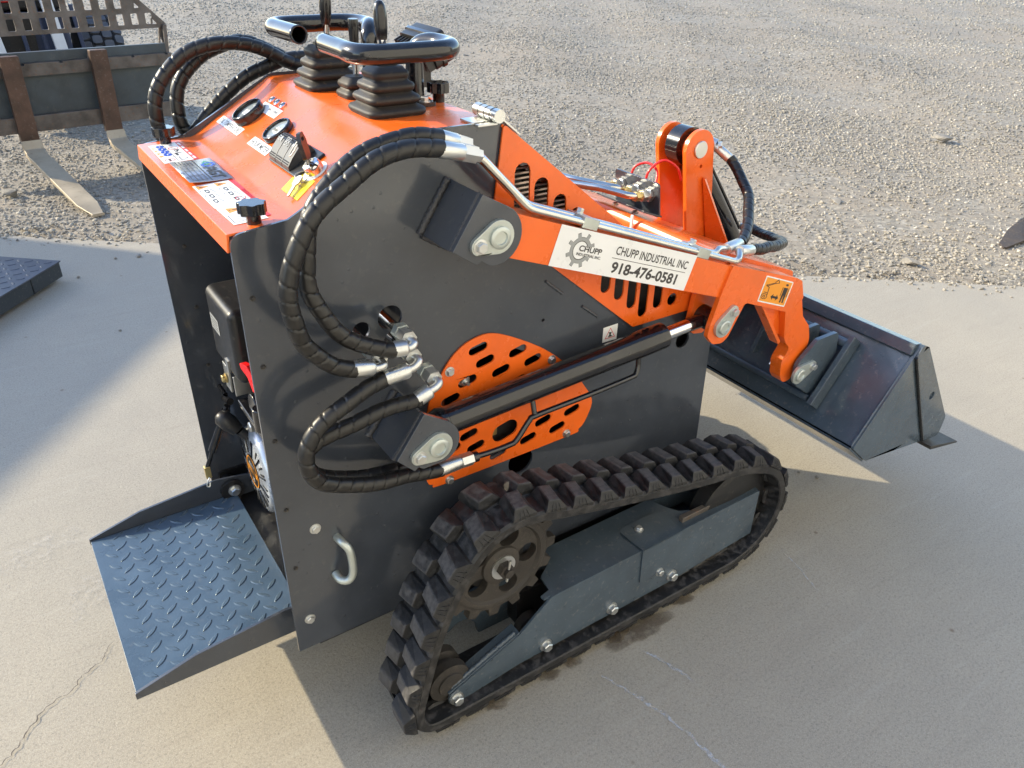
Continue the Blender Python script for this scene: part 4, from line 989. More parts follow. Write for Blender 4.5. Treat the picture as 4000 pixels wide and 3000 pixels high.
ferrule(h4, (.260, -.405, .788), (.286, -.4075, .801), .0148); elbow(h4, [(.280, -.4075, .799), (.293, -.410, .804), (.303, -.408, .8095), (.3045, -.400, .813), (.300, -.392, .8135)])
# bulkhead fittings
for (x, z), (hx, hz), par in (((.2530, .9085), (.2535, .9130), h2), ((.196, .8840), (.1985, .893), h), ((.2605, .8720), (.2590, .8720), h3), ((.300, .8145), (.2985, .8195), h4)):
    put('union_nut', G().cyl((x, -.398, z), (x, -.374, z + .0008), .0158, n=6), ZINC, par)
    put('union_nut', G().cyl((x, -.374, z + .0008), (x, -.360, z + .001), .0172, n=6), ZINCG, par)
    put('bulkhead_tube', G().cyl((x, -.362, z + .001), (hx, -.25, hz), .0088, n=14), STEELT if par is h2 else GLOSSK, par, smooth=40)
# far-side hoses over the console
R1 = [(.085, .345, 1.05), (.056, .345, 1.126), (.053, .346, 1.172), (.067, .348, 1.215), (.097, .349, 1.254), (.14, .351, 1.282), (.199, .352, 1.296), (.251, .354, 1.295), (.303, .355, 1.277), (.356, .357, 1.251), (.396, .358, 1.235), (.43, .36, 1.218)]
R3 = [(.15, .368, 1.06), (.123, .37, 1.108), (.106, .375, 1.140), (.107, .38, 1.186), (.128, .385, 1.229), (.167, .39, 1.263), (.208, .395, 1.282), (.26, .4, 1.292), (.32, .40, 1.276), (.39, .395, 1.235)]
R4 = [(.10, .358, 1.07), (.127, .36, 1.115), (.16, .361, 1.150), (.211, .363, 1.194), (.257, .364, 1.222), (.302, .366, 1.241), (.346, .367, 1.252), (.414, .369, 1.254), (.46, .37, 1.238)]
for p, l in ((R1, 'nearest hose arching over the far panel'), (R3, 'farthest hose arching over the far panel'), (R4, 'lower hose behind the gauges')): hose(p, .0146)['label'] = l

# --- steel tubes and clamps along the near arm
tn = [(.383, -.390, 1.2085), (.399, -.390, 1.2012), (.408, -.390, 1.195), (.495, -.390, 1.106), (.505, -.390, 1.0985), (.515, -.390, 1.0935), (.80, -.390, .9855), (1.076, -.390, .8815), (1.090, -.389, .8795), (1.102, -.384, .8830), (1.122, -.366, .8885)]
tf = [(.386, -.363, 1.2175), (.402, -.363, 1.2085), (.412, -.363, 1.2005), (.508, -.363, 1.104), (.518, -.363, 1.0965), (.528, -.363, 1.0915), (.80, -.363, .9880), (1.030, -.363, .9010), (1.046, -.362, .8990), (1.060, -.356, .9020), (1.100, -.344, .8905)]
def soft(pts, k=.012):                             # straight runs with tight bends
    out = [Vector(pts[0])]
    for a, b in zip(pts, pts[1:]):
        a, b = Vector(a), Vector(b); n = max(1, int((b - a).length / .03))
        for i in range(1, n + 1): out.append(a.lerp(b, i / n))
    return out
for p in (tn, tf): put('oil_tube', G().tube(spline(soft(p), .008)[0], .0080, 16), STEELT, LD, smooth=60)
def clamp(x, s=1):
    z = top(x); d = V(1, 0, asl).normalized(); n = V(-asl, 0, 1).normalized()
    M = frame(V(x, -.377 * s, z), d, V(0, s, 0), n)
    c = put('tube_clamp', G().prism(rnd([(-.020, -.021), (.020, -.021), (.020, .036), (-.020, .036)], .002), M, 0.0, .020), ZINCG, LD, bev=.002)
    bolt(c, M @ V(0, .022, .020), n, .0075, .010)
clamp(.640); clamp(.965); clamp(.640, -1)
# front hoses from the arm tubes to the tilt cylinder
F1 = [(1.100, -.344, .8905), (1.126, -.34, .888), (1.171, -.325, .886), (1.214, -.3, .890), (1.255, -.27, .899), (1.299, -.23, .916), (1.347, -.18, .935), (1.373, -.13, .964), (1.377, -.1, .985), (1.370, -.08, 1.004), (1.360, -.06, 1.018)]
F2 = [(1.122, -.366, .8885), (1.15, -.362, .880), (1.175, -.36, .879), (1.214, -.355, .873), (1.271, -.34, .862), (1.343, -.31, .843), (1.412, -.265, .822), (1.455, -.22, .806), (1.482, -.17, .795), (1.496, -.12, .790), (1.506, -.085, .788), (1.504, -.05, .785)]
a1 = hose(F1[2:-1], .0135, .030); a1['label'] = 'hose rising in a loop beside the orange tower'; ferrule(a1, F1[0], F1[2], .0135)
ferrule(a1, F1[-2], (1.346, -.045, 1.034), .0125); put('banjo_fitting', G().cyl((1.345, -.052, 1.036), (1.33, -.02, 1.045), .015, n=16).hexa((1.348, -.056, 1.035), (.6, -.75, .25), .010, .010), ZINC, a1, smooth=40)
a2 = hose(F2[2:-1], .0135, .017); a2['label'] = 'hose curving forward beyond the orange tower'; ferrule(a2, F2[0], F2[2], .0135)
ferrule(a2, F2[-2], F2[-1], .012)

# --- cross member, tower, tilt cylinder
def ctop(x): return .8975 - .385 * (x - 1.060)
cb = rnd([(1.055, .8985), (1.40, ctop(1.40)), (1.385, .690), (1.10, .765), (1.040, .835)], [.022, .02, .02, .02, .02])
cross = put('cross_member', G().xz(cb, -.3295, .3295), ORANGE, LD, bev=.003)
tw = [(1.2732, .800), (1.2290, 1.030)] + arc((1.2790, 1.0335), .0500, 178, 4, 18) + [(1.3724, .760)]
for s in (1, -1):
    y0 = -.0576 * s
    t = put('tower_plate', G().xz(tw, y0, y0 + .013 * s, [circ((1.2915, .988), .005, 10)] if s == 1 else []), ORANGE, LD, bev=.002)
    T, B1, B2 = V(1.307, y0 - .0005 * s, .958), V(1.356, y0 - .0005 * s, .772), V(1.392, y0 - .062 * s, .757); n = (B1 - T).cross(B2 - T).normalized() * .010
    g = G(); vs = [T + V(0, -.008 * s, 0), T, B1, B2]; vs += [p + n for p in vs]
    g.add(vs, [(0, 1, 2, 3), (7, 6, 5, 4), (0, 4, 5, 1), (1, 5, 6, 2), (2, 6, 7, 3), (3, 7, 4, 0)]); put('tower_rib', g, ORANGE, t, bev=.001)
    put('pin_end', G().lathe([(.0225, 0), (.0225, .004), (.021, .0055)], (1.2790, y0, 1.0335), (0, -s, 0), 26), ZINC, t, smooth=40)
    put('bushing', G().cyl((1.2790, y0 + .013 * s, 1.0335), (1.2790, -.022 * s, 1.0335), .030, n=26), ORANGE, t, smooth=40)
    weld([(1.2715, y0 + .002 * s, .806), (1.32, y0 - .002 * s, .789), (1.372, y0 - .002 * s, .769)], .004, t, ORANGE)
P0, P1 = V(1.279, 0, 1.0335), V(1.60, 0, .625); dt = (P1 - P0).normalized()
tc_ = put('tilt_cylinder', G().cyl((1.279, -.0215, 1.0335), (1.279, .0215, 1.0335), .050, n=32).lathe([(.022, .03), (.030, .055), (.036, .06), (.036, .40), (.039, .402), (.039, .43), (.016, .432)], P0, dt, 30), GLOSSK, LD, smooth=40)
put('piston_rod', G().cyl(P0 + dt * .43, P1, .016, n=20), CHROME, tc_, smooth=40)
pn = V(dt.z, 0, -dt.x); pn = pn if pn.x > 0 else -pn
put('oil_pipe', G().tube([P0 + dt * .10 + pn * .044, P0 + dt * .25 + pn * .046, P0 + dt * .39 + pn * .046], .006, 10), GLOSSK, tc_, smooth=60)
put('pipe_fitting', G().cyl(P0 + dt * .07 + pn * .03, P0 + dt * .10 + pn * .048, .013, n=6), ZINC, tc_)

# --- auxiliary coupler plate with fittings, red wire
MV = frame(V(1.135, .005, .930), V(.0, -1, .0), V(-.16, 0, .987).normalized(), V(-.987, 0, -.16).normalized())
cp = put('coupler_bracket', G().prism(rnd([(-.085, -.050), (.085, -.050), (.085, .042), (-.085, .042)], .010), MV, 0, .005), GREY, LD, bev=.001)
put('bracket_base', G().prism([(-.105, -.004), (.085, -.004), (.085, .066), (-.105, .066)], frame(MV @ V(0, -.05, 0), V(0, -1, 0), V(-1, 0, .36).normalized(), V(.36, 0, 1).normalized()), 0, .005), GREY, cp, bev=.001)
for a in (-.055, .005, .052):
    for bz in (.006,):
        p = MV @ V(a, bz, .005); d = V(-.93, 0, .05)
        f_ = put('coupler_fitting', G().cyl(p, p + d * .012, .0185, n=6).cyl(p + d * .012, p + d * .022, .014, n=16).cyl(p + d * .022, p + d * .036, .0165, n=6), ZINC, cp)
        put('coupler_nut', G().cyl(p + d * .036, p + d * .044, .012, n=16).cyl(p + d * .044, p + d * .058, .0135, n=6), BRASS, f_)
for a in (-.06, .02): bolt(cp, MV @ V(a, -.046, .03), V(0, 0, 1), .007, .006)
pt, _ = spline(soft([(1.085, -.048, .938), (1.06, -.045, .942), (1.02, .02, .950), (.97, .14, .945), (.90, .345, .95), (.80, .365, .99)]), .01)
put('oil_tube', G().tube(pt, .009, 14), STEELT, LD, smooth=60)
pt, _ = spline(soft([(1.085, .010, .938), (1.06, .012, .948), (1.00, .10, .955), (.90, .365, .962), (.80, .385, .998)]), .01)
put('oil_tube', G().tube(pt, .009, 14), STEELT, LD, smooth=60)
put('tube_post', G().box((.985, .16, .86), (.995, .18, .94)), ZINC, LD)
put('cable_tie', G().box((1.04, -.085, .868), (1.045, -.078, .905)), WHITE, cp)
for pts in ([(1.14, .045, .960), (1.15, .040, .985), (1.165, .010, .998), (1.165, -.025, .985), (1.15, -.04, .955), (1.14, -.035, .93)], [(1.14, -.012, .945), (1.15, -.012, .985), (1.18, -.03, 1.012), (1.21, -.05, .995), (1.23, -.052, .96)]):
    put('red_wire', G().tube(spline(pts, .006)[0], .0033, 8), REDPL, LD, smooth=60)

# --- bucket
YB = .60
bk_out = [(1.4310, .352), (1.6022, .5836), (1.6196, .6115), (1.6513, .5986), (1.8867, .3006), (1.8795, .2385), (1.7976, .2435), (1.5110, .2825)]
bucket = put('bucket', G().xz([(1.436, .353), (1.606, .583), (1.612, .579), (1.4455, .352), (1.5135, .2895), (1.80, .2500), (1.80, .2440), (1.5105, .2830)], -YB + .004, YB - .004), GREYB, LD, bev=.001)
for s in (1, -1):
    sd = put('side_plate', G().xz(rnd(bk_out, [.006, 0, .01, .008, .02, .02, 0, .01]), -YB * s, -(YB - .008) * s), GREYB, bucket, bev=.0015)
    put('side_cutter', G().xz(rnd([(1.6035, .5815), (1.6196, .6115), (1.6513, .5986), (1.8867, .3006), (1.8795, .2385), (1.7985, .2437)], [0, .01, .008, .02, .02, 0]), -(YB + .005) * s, -(YB) * s, [circ((1.7554, .4155), .012, 16)]), GREYB, sd, bev=.0012)
    weld([(1.602, -(YB + .003) * s, .580), (1.70, -(YB + .003) * s, .41), (1.7965, -(YB + .003) * s, .246)], .0042, sd, INNER)
    weld([(1.434, -(YB - .008) * s, .356), (1.52, -(YB - .008) * s, .470), (1.602, -(YB - .008) * s, .580)], .0035, sd, GREYB)
put('cutting_edge', G().xz([(1.790, .2465), (1.795, .2325), (1.951, .200), (1.953, .205)], -YB - .034, YB + .034), CAST, bucket, bev=.0015)
put('wear_lip', G().xz([(1.4250, .355), (1.4310, .352), (1.5110, .2825), (1.509, .276), (1.4255, .348)], -YB + .006, YB - .006), GREYB, bucket, bev=.001)
tl = G().xz([(1.5905, .5850), (1.6035, .6130), (1.6350, .6075), (1.6215, .578)], -YB + .0085, YB - .0085); put('top_rail', tl, GREYB, bucket, bev=.002)
# mounting frame on the back of the bucket
bd_ = V(.594, 0, .804)                              # up the back sheet
bn = V(-.804, 0, .594)                              # out of the back sheet, to the rear
def bk(t, y, h): return V(1.431, 0, .352) + bd_ * t + bn * h + V(0, y, 0)
def bframe(t, y, h): return frame(bk(t, y, h), bd_, V(0, 1, 0), -bn)
mp = put('mount_plate', G().prism([(.055, -.40), (.235, -.40), (.235, .40), (.055, .40)], frame(bk(0, 0, .012), bd_, V(0, 1, 0), -bn), -.010, 0), GREYB, LD, bev=.002)
for y in (.447, -.447): put('frame_bar', G().box((.045, y - .008, .0), (.262, y + .008, .045), frame(bk(0, 0, .0), bd_, V(0, 1, 0), bn)), GREYB, mp, bev=.002)
put('frame_tube', G().cyl(bk(.238, -.44, .032), bk(.238, .44, .032), .014, n=18), GREYB, mp, smooth=40)
put('frame_tube', G().cyl(bk(.058, -.43, .030), bk(.058, .43, .030), .010, n=18), GREYB, mp, smooth=40)
for s in (1, -1):
    ear = rnd([(1.3600, .5430), (1.4291, .5997), (1.5150, .6005), (1.5260, .5357), (1.478, .440), (1.4366, .4330), (1.372, .4780)], [.035, .01, .01, .01, .01, .01, .03])
    e = put('hook_ear', G().xz(ear, -.426 * s, -.414 * s), GREYB, mp, bev=.0015)
    lug_pin((1.372, .5140), (1.4195, .5270), -.426, .0265, .0150, s, e)
    e2 = put('hook_ear', G().xz(ear, -.366 * s, -.354 * s), GREYB, mp, bev=.0015)
    ear3 = [(1.455, .455), (1.50, .56), (1.47, .585), (1.485, .615), (1.535, .62), (1.56, .585), (1.50, .45)]
    for y in (.075, .20): put('mount_rib', G().xz(ear3, -(y + .012) * s, -y * s), GREYB, mp, bev=.001)
    weld([bk(.10, -.40 * s, .012), bk(.19, -.40 * s, .012)], .004, mp)
    weld([bk(.06, -.437 * s, .002), bk(.25, -.437 * s, .002)], .0035, mp)
    weld([bk(.09, -.215 * s, .014), bk(.20, -.215 * s, .014)], .004, mp); weld([bk(.09, -.235 * s, .014), bk(.20, -.235 * s, .014)], .004, mp)
put('latch_rod', G().cyl((1.435, -.30, .46), (1.50, -.30, .56), .011, n=16), ZINC, mp, smooth=40)
cs, _ = spline([V(1.465 + .045 * i / 60 * 1.0 + .010 * math.cos(i * .9) * .6, -.30 + .014 * math.sin(i * .9), .51 + .065 * i / 60) for i in range(61)], .003)
put('latch_spring', G().tube(cs, .0022, 6), ZINC, mp, smooth=60)
for y in (-.31, -.2): bolt(mp, bk(.215, y, .013), bn, .011, .012)

# --- crawler tracks
TY0, TW = -.515, .140
lp = [(.2270, .0280), (.35, .0280), (.50, .0280), (.70, .0280), (.90, .0280), (1.06, .0285), (1.155, .032), (1.233, .062), (1.278, .117), (1.290, .178), (1.275, .236), (1.235, .287), (1.172, .319), (1.0950, .3430), (.9954, .3600), (.8749, .3830), (.732, .4140), (.617, .4420), (.525, .4650), (.470, .4800), (.418, .4860), (.372, .4740), (.335, .4450), (.300, .4000), (.272, .3480), (.2426, .2780), (.2186, .2002), (.2000, .130), (.1890, .0780), (.1960, .0430)]
loop, TL = spline([(x, 0, z) for x, z in lp], .010, True)
nl = len(loop)
def loop_frames():
    out = []
    for i in range(nl):
        t = (loop[(i + 1) % nl] - loop[i - 1]).normalized(); n = V(t.z, 0, -t.x)         # outward (loop runs forward along the ground)
        out.append((loop[i], t, n))
    return out
LF = loop_frames()
NLUG = 36
def lug_mesh(name, inner):
    bm = bmesh.new(); rr = random.Random(4 + inner)
    if not inner:                                  # outer row: w runs 0 (outer edge) .. .066
        b = [(-.032, .000), (.029, .000), (.020, .068), (-.037, .068)]; t = [(-.0095, .010), (.0205, .010), (.0085, .063), (-.0225, .063)]
    else:
        b = [(-.037, .072), (.020, .072), (.029, .140), (-.032, .140)]; t = [(-.0225, .077), (.0095, .077), (.0205, .130), (-.0100, .130)]
    vb = [bm.verts.new((x, y, -.002)) for x, y in b]; vm = [bm.verts.new((x * .93 - .0005, y, .006)) for x, y in b]; vt = [bm.verts.new((x, y, .0235)) for x, y in t]
    bm.faces.new(vt); bm.faces.new(vb[::-1])
    for lo, hi in ((vb, vm), (vm, vt)):
        for i in range(4): bm.faces.new((lo[i], lo[(i + 1) % 4], hi[(i + 1) % 4], hi[i]))
    top_e = [e for e in bm.edges if all(v in vt for v in e.verts)]
    bmesh.ops.bevel(bm, geom=top_e, offset=.0018, segments=1, affect='EDGES')
    # fluted ridges on the side face, sipes on the top
    for k in range(3):
        x = -.012 + .012 * k; y0 = 0.0 if not inner else .140; d = -.0012 if not inner else .0012
        q = [bm.verts.new(p) for p in ((x - .0014, y0 + d * .2, .000), (x + .0014, y0 + d * .2, .000), (x * .6 + .003, y0 + (.008 if not inner else -.008) + d * 2.2, .022), (x, y0 + d * 2, .002))]
        bm.faces.new((q[0], q[1], q[2])); bm.faces.new((q[0], q[2], q[3])); bm.faces.new((q[1], q[3], q[2]))
    bmesh.ops.recalc_face_normals(bm, faces=bm.faces)
    me = bpy.data.meshes.new(name); bm.to_mesh(me); bm.free(); me.materials.append(LUGM); return me
LUG_O, LUG_I = lug_mesh('track_lug', 0), lug_mesh('track_lug_inner', 1)
def make_track(s):
    # belt cross-section: (w across from the outer edge, h outward)
    sec = [(.000, .003), (.003, 0), (.040, -.002), (.044, -.009), (.056, -.009), (.060, -.002), (.080, -.002), (.084, -.009), (.096, -.009), (.100, -.002), (.137, 0), (.140, .003), (.140, .020), (.134, .025), (.074, .024), (.070, .021), (.066, .024), (.006, .025), (.000, .020)]
    vs, fs = [], []; m = len(sec)
    for i, (p, t, n) in enumerate(LF):
        ph = (i * TL / nl) / (TL / NLUG) % 1.0
        for w, h in sec:
            hh = h
            if .02 < w < .12 and h < 0: hh = h * (1.0 if ph < .5 else .15)
            vs.append(p + n * hh + V(0, s * (TY0 + w), 0))
    for i in range(nl):
        j = (i + 1) % nl
        for k in range(m): fs.append((i * m + k, j * m + k, j * m + (k + 1) % m, i * m + (k + 1) % m))
    tr = put('crawler_track', G().add(vs, fs), TRUB, LD, smooth=35)
    for row, me in ((0, LUG_O), (1, LUG_I)):
        for k in range(NLUG):
            d = (k + .5 * row + .25) / NLUG * nl; i = int(d); p0, t, n = LF[i % nl]; p1 = LF[(i + 1) % nl][0]; p = p0.lerp(p1, d - i)
            M = frame(p + n * .0245 + V(0, s * TY0, 0), t, V(0, s, 0), n)
            link('track_lug', me, None, tr, M=M @ Matrix.Diagonal((random.uniform(.95, 1.04), 1, random.uniform(.90, 1.06), 1)))
    return tr
for s in (1, -1): make_track(s)
def undercarriage(s):
    Y = lambda y: y * s
    # sprocket
    c = (.415, .345); teeth = []
    nt_ = 15
    for k in range(nt_):
        a = 360 / nt_ * k
        for da, rr in ((-12, .124), (-7, .126), (-4.2, .146), (4.2, .146), (7, .126)): teeth.append((c[0] + rr * math.cos(R(a + da)), c[1] + rr * math.sin(R(a + da))))
    sh = [circ((c[0] + .070 * math.cos(R(a)), c[1] + .070 * math.sin(R(a))), .0245, 20) for a in (0, 72, 144, 216, 288)]
    spk = put('drive_sprocket', G().xz(teeth, Y(-.452), Y(-.432), sh), CAST, LD, bev=.0025)
    rim = [(.118, 0), (.118, .004), (.112, .007), (.103, .007), (.098, .0)]
    put('rim_ring', G().lathe(rim, (c[0], Y(-.452), c[1]), (0, -s, 0), 48, caps=False), CAST, spk, smooth=40)
    put('hub', G().lathe([(.048, 0), (.046, .006), (.036, .010), (.034, .010)], (c[0], Y(-.452), c[1]), (0, -s, 0), 32), CAST, spk, smooth=40)
    put('hub_washer', G().cyl((c[0], Y(-.461), c[1]), (c[0], Y(-.4655), c[1]), .030, n=30), ZINC, spk, smooth=40)
    put('hub_nut', G().cyl((c[0], Y(-.4655), c[1]), (c[0], Y(-.481), c[1]), .019, n=6), CAST, spk)
    put('axle_end', G().cyl((c[0], Y(-.480), c[1]), (c[0], Y(-.490), c[1]), .0105, n=18), CAST, spk, smooth=40)
    put('cotter_pin', G().cyl((c[0] + .004, Y(-.484), c[1] + .032), (c[0] - .004, Y(-.484), c[1] - .022), .003, n=8), ZINC, spk)
    for k in range(5):
        a = R(36 + 72 * k); pass
    put('drive_motor', G().cyl((c[0], Y(-.432), c[1]), (c[0], Y(-.30), c[1]), .075, n=28), INNER, spk, smooth=40)
    # frame: side skirt, top, sloped tail
    sk = rnd([(.2640, .0620), (.4482, .1434), (.5327, .2131), (.553, .2150), (1.2283, .2257), (1.2288, .0753), (.9263, .0520), (.6519, .0480), (.4487, .0440), (.2780, .0240), (.2580, .0380)], [.01, .01, .004, .004, .006, .006, .0, 0, 0, .015, .015])
    fr = put('track_frame', G().xz(sk, Y(-.490), Y(-.484)), GREYB, LD, bev=.002)
    topp = [(.515, -.4845), (1.2280, -.4845), (1.2280, -.352), (1.125, -.352), (1.112, -.40), (1.09, -.430), (1.06, -.446), (1.015, -.446), (.985, -.43), (.968, -.40), (.95, -.352), (.60, -.352), (.585, -.40), (.548, -.425), (.540, -.468), (.513, -.474)]
    M = frame((0, 0, 0), (1, 0, 0), (0, s, 0), (0, 0, s))
    tp = G(); tri = tessellate_polygon([[V(x, y, 0) for x, y in topp]]); n = len(topp)
    def tz(x): return .2140 + (x - .55) * .0165
    vs = [V(x, y * s, tz(x)) for x, y in topp] + [V(x, y * s, tz(x) - .006) for x, y in topp]
    fs = [tuple(t) for t in tri] + [tuple(i + n for i in t) for t in tri] + [(i, (i + 1) % n, (i + 1) % n + n, i + n) for i in range(n)]
    put('frame_top', tp.add(vs, fs), GREYB, fr)
    put('frame_fold', G().cyl((.545, Y(-.4852), .2090), (1.226, Y(-.4852), .2208), .0052, n=14), GREYB, fr, smooth=40)
    # sloped tail lip with its weld
    a, b = V(.262, 0, .062), V(.449, 0, .143); d = (b - a).normalized(); nn = V(-d.z, 0, d.x)
    put('tail_lip', G().box((0, 0, 0), ((b - a).length, .034, .004), frame(a + V(0, Y(-.4875), 0), d, V(0, s, 0), nn)), GREYB, fr, bev=.001)
    weld([a + V(.01, Y(-.478), .008), b + V(-.01, Y(-.478), .0)], .006, fr, GREYB, .003)
    # inner plate with the notch behind the sprocket
    ip = rnd([(.30, .17), (.43, .20), (.55, .207), (1.20, .216), (1.20, .05), (.50, .045), (.415, .045), (.408, .085), (.385, .112), (.355, .112), (.335, .095), (.31, .10)], [.02, 0, 0, 0, 0, 0, .01, .02, .02, .02, .02, .02])
    put('inner_plate', G().xz(ip, Y(-.360), Y(-.3525)), GREYB, fr, bev=.001)
    # inspection cover
    cv = put('inspection_cover', G().xz(rnd([(.8045, .2215), (.9400, .2230), (.9380, .185), (.925, .155), (.900, .128), (.870, .113), (.8090, .1090)], [0, 0, .02, .02, .02, .02, .006]), Y(-.4945), Y(-.4903)), GREYB, fr, bev=.0012)
    put('cover_top', G().prism(rnd([(.8045, -.4945), (.9400, -.4945), (.945, -.410), (.93, -.402), (.815, -.402), (.800, -.412)], [0, 0, .01, .012, .012, .012]), frame((0, 0, tz(0) + .0009), (1, 0, .0165), (0, s, 0), (-.0165, 0, s)), 0 if s == 1 else 0, .004 * s), GREYB, cv, bev=.001)
    for x, y, z, ax in ((.8738, -.4945, .1134, (0, -s, 0)),): bolt(cv, (x, Y(y), z + .004), ax, .0092, .010)
    bolt(cv, (.846, Y(-.432), tz(.846) + .005), (0, 0, 1), .0085, .009)
    for x, z in ((.5225, .0634), (.7243, .0697), (.9263, .0751), (.279, .0430)): bolt(fr, (x, Y(-.490), z), (0, -s, 0), .0125, .015)
    # rollers
    for x, z, r in ((.272, .0830, .050), (.5225, .066, .036), (.7243, .066, .036), (.9263, .066, .036), (1.10, .066, .036)):
        rl = put('track_roller', G().lathe([(r * .6, 0), (r * .62, .004), (r, .006), (r, .028), (r * .72, .034), (r * .72, .046), (r, .052), (r, .074), (r * .6, .078)], (x, Y(-.482), z), (0, s, 0), 28), CAST, LD, smooth=35)
    put('idler_wheel', G().lathe([(.05, 0), (.11, .004), (.128, .01), (.128, .05), (.11, .056), (.05, .06)], (1.155, Y(-.475), .176), (0, s, 0), 40), INNER, LD, smooth=35)
    put('idler_fork', G().box((.96, Y(-.470), .18), (1.14, Y(-.455), .235)), RUSTY, LD, bev=.002)
for s in (1, -1): undercarriage(s)
put('axle_beam', G().box((.50, -.40, .06), (.60, .40, .16)), INNER, LD)
put('axle_beam', G().box((1.0, -.40, .06), (1.08, .40, .16)), INNER, LD)

# --- operator platform with tread lozenges
plat = put('platform', G().box((-.308, -.2565, .2115), (.045, .2565, .2175)), BLUEG, LD, bev=.0012)
flp = [(-.310, .2055), (-.310, .2215), (-.187, .2560), (-.11, .2640), (.0, .2755), (.10, .2620), (.10, .2045)]
for s in (1, -1):
    put('platform_flange', G().xz(flp, -.264 * s, -.2572 * s), GREY, plat, bev=.001)
    hv = put('hinge_boss', G().cyl((.036, -.2570 * s, .2350), (.036, -.246 * s, .2350), .030, n=28), INNER, plat, smooth=40)
    bolt(hv, (.040, -.246 * s, .236), (0, s, 0), .012, .014)
    put('hinge_arm', G().xz(rnd([(.02, .205), (.02, .262), (.20, .262), (.20, .205)], .01), -.3125 * s, -.3045 * s), INNER, plat)
    put('hinge_spacer', G().cyl((.036, -.264 * s, .235), (.036, -.305 * s, .235), .016, n=16), INNER, plat, smooth=40)
bm = bmesh.new(); L2, w2, hz = .0185, .0058, .0017; n = 8
ring1, ring0 = [], []
for k in range(2 * n):
    if k <= n: x = -L2 + 2 * L2 * k / n; y = w2 * (1 - (x / L2) ** 2)
    else: x = L2 - 2 * L2 * (k - n) / n; y = -w2 * (1 - (x / L2) ** 2)
    ring0.append(bm.verts.new((x, y, 0))); ring1.append(bm.verts.new((x * .82, y * .55, hz)))
for k in range(2 * n): bm.faces.new((ring0[k], ring0[(k + 1) % (2 * n)], ring1[(k + 1) % (2 * n)], ring1[k]))
bm.faces.new(ring1); LOZ = bpy.data.meshes.new('tread_lozenge'); bm.to_mesh(LOZ); bm.free(); LOZ.materials.append(LOZM)
for i in range(-1, 8):
    for j in range(-1, 13):
        for k, (dx, dy, ang) in enumerate(((0, 0, 43), (.026, .0225, -47))):
            x, y = -.300 + .052 * i + dx, -.250 + .045 * j + dy
            if not (-.296 < x < .036 and -.245 < y < .246): continue
            link('tread_lozenge', LOZ, None, plat, M=Matrix.Translation((x, y, .2174)) @ Matrix.Rotation(R(ang), 4, 'Z'))
# gas strut on the far side of the platform
gs = put('gas_strut', G().cyl((.0555, .235, .486), (.006, .243, .376), .0105, n=20).cyl((.006, .243, .376), (-.013, .246, .333), .0055, n=14), GLOSSK, LD, smooth=40)
put('strut_end', G().box((-.022, .239, .300), (-.008, .253, .335)), BRASS, gs, bev=.002)
put('strut_joint', G().cyl((.060, .234, .497), (.055, .236, .484), .008, n=12).cyl((.066, .222, .513), (.062, .26, .505), .009, n=14).cyl((.066, .26, .513), (.066, .31, .513), .006, n=10), GLOSSK, gs, smooth=40)
put('split_pin', G().tube(spline([(-.015, .236, .306), (-.022, .232, .298), (-.026, .230, .286), (-.020, .231, .282), (-.016, .234, .292)], .002)[0], .0016, 6), ZINC, gs)

# --- engine seen inside the bay
en = put('engine', G().box((.12, -.02, .21), (.33, .26, .60)).cyl((.10, .178, .324), (.30, .178, .324), .10, n=28), INNER, LD, bev=.004)
rc = (.0850, .178, .324)
prof = [(.118, .030), (.118, .018), (.112, .006), (.100, .0), (.048, -.004), (.046, -.002)]
rs = put('recoil_cover', G().lathe([(r_, -h_) for r_, h_ in prof], rc, (-1, 0, 0), 48, caps=False), PLATE, en, smooth=40)
sl_ = G()
for k in range(30):
    a = 2 * math.pi * k / 30
    if k % 5 == 4: continue
    d = V(0, math.cos(a), math.sin(a)); t2 = V(0, -math.sin(a), math.cos(a)); o_ = V(*rc) + V(-.0012, 0, 0)
    sl_.prism(stadium((0, 0), .020, .0028, 0, 4), frame(o_ + d * .075, d, t2, (-1, 0, 0)), -.002, .0014)
put('cover_slots', sl_, INNER, rs)
for k in range(12):
    a = 2 * math.pi * k / 12 + .2; d = V(0, math.cos(a), math.sin(a))
    put('cover_rib', G().cyl(V(*rc) + d * .052 + V(-.0035, 0, 0), V(*rc) + d * .098 + V(-.0005, 0, 0), .0030, n=6), GLOSSK, rs)
f = Flat(V(*rc) + V(-.0045, 0, 0), V(0, -1, 0), V(0, 0, 1)); f.poly(BLACKP, circ((0, 0), .044, 36), .001)
f.poly(AMBERP, circ((0, 0), .044, 36), .0016, [circ((0, 0), .0405, 36)]); f.poly(AMBERP, [(-.034, -.007), (.034, -.007), (.034, .007), (-.034, .007)], .0016)
f.text(WHITE, '420cc', (0, .016), .016, .02, 1.0, .0018, 'CENTER'); f.text(WHITE, '15', (0, -.029), .016, .02, 1.0, .0018, 'CENTER')
for j in range(2): f.line(BLACKP, (-.026, -.003 + .006 * j), (.026, -.003 + .006 * j), .002, .002)
f.done('engine_badge', BLACKP, en)
ac = put('air_cleaner', G().box((.050, .012, .665), (.20, .198, .838)), PLAST, en, bev=.018, seg=4)
put('cleaner_cap', G().cyl((.13, .05, .838), (.13, .05, .846), .034, n=26), PLAST, ac, smooth=40)
f = Flat((.0495, .170, .745), V(0, -1, 0), V(0, 0, 1)); f.poly(GREYP, rnd([(0, 0), (.060, 0), (.060, .036), (0, .036)], .003), .0006)
for j in range(4): f.line(DGREYP, (.006, .007 + .007 * j), (.052, .007 + .007 * j), .0022)
f.done('air_cleaner_label', GREYP, ac)
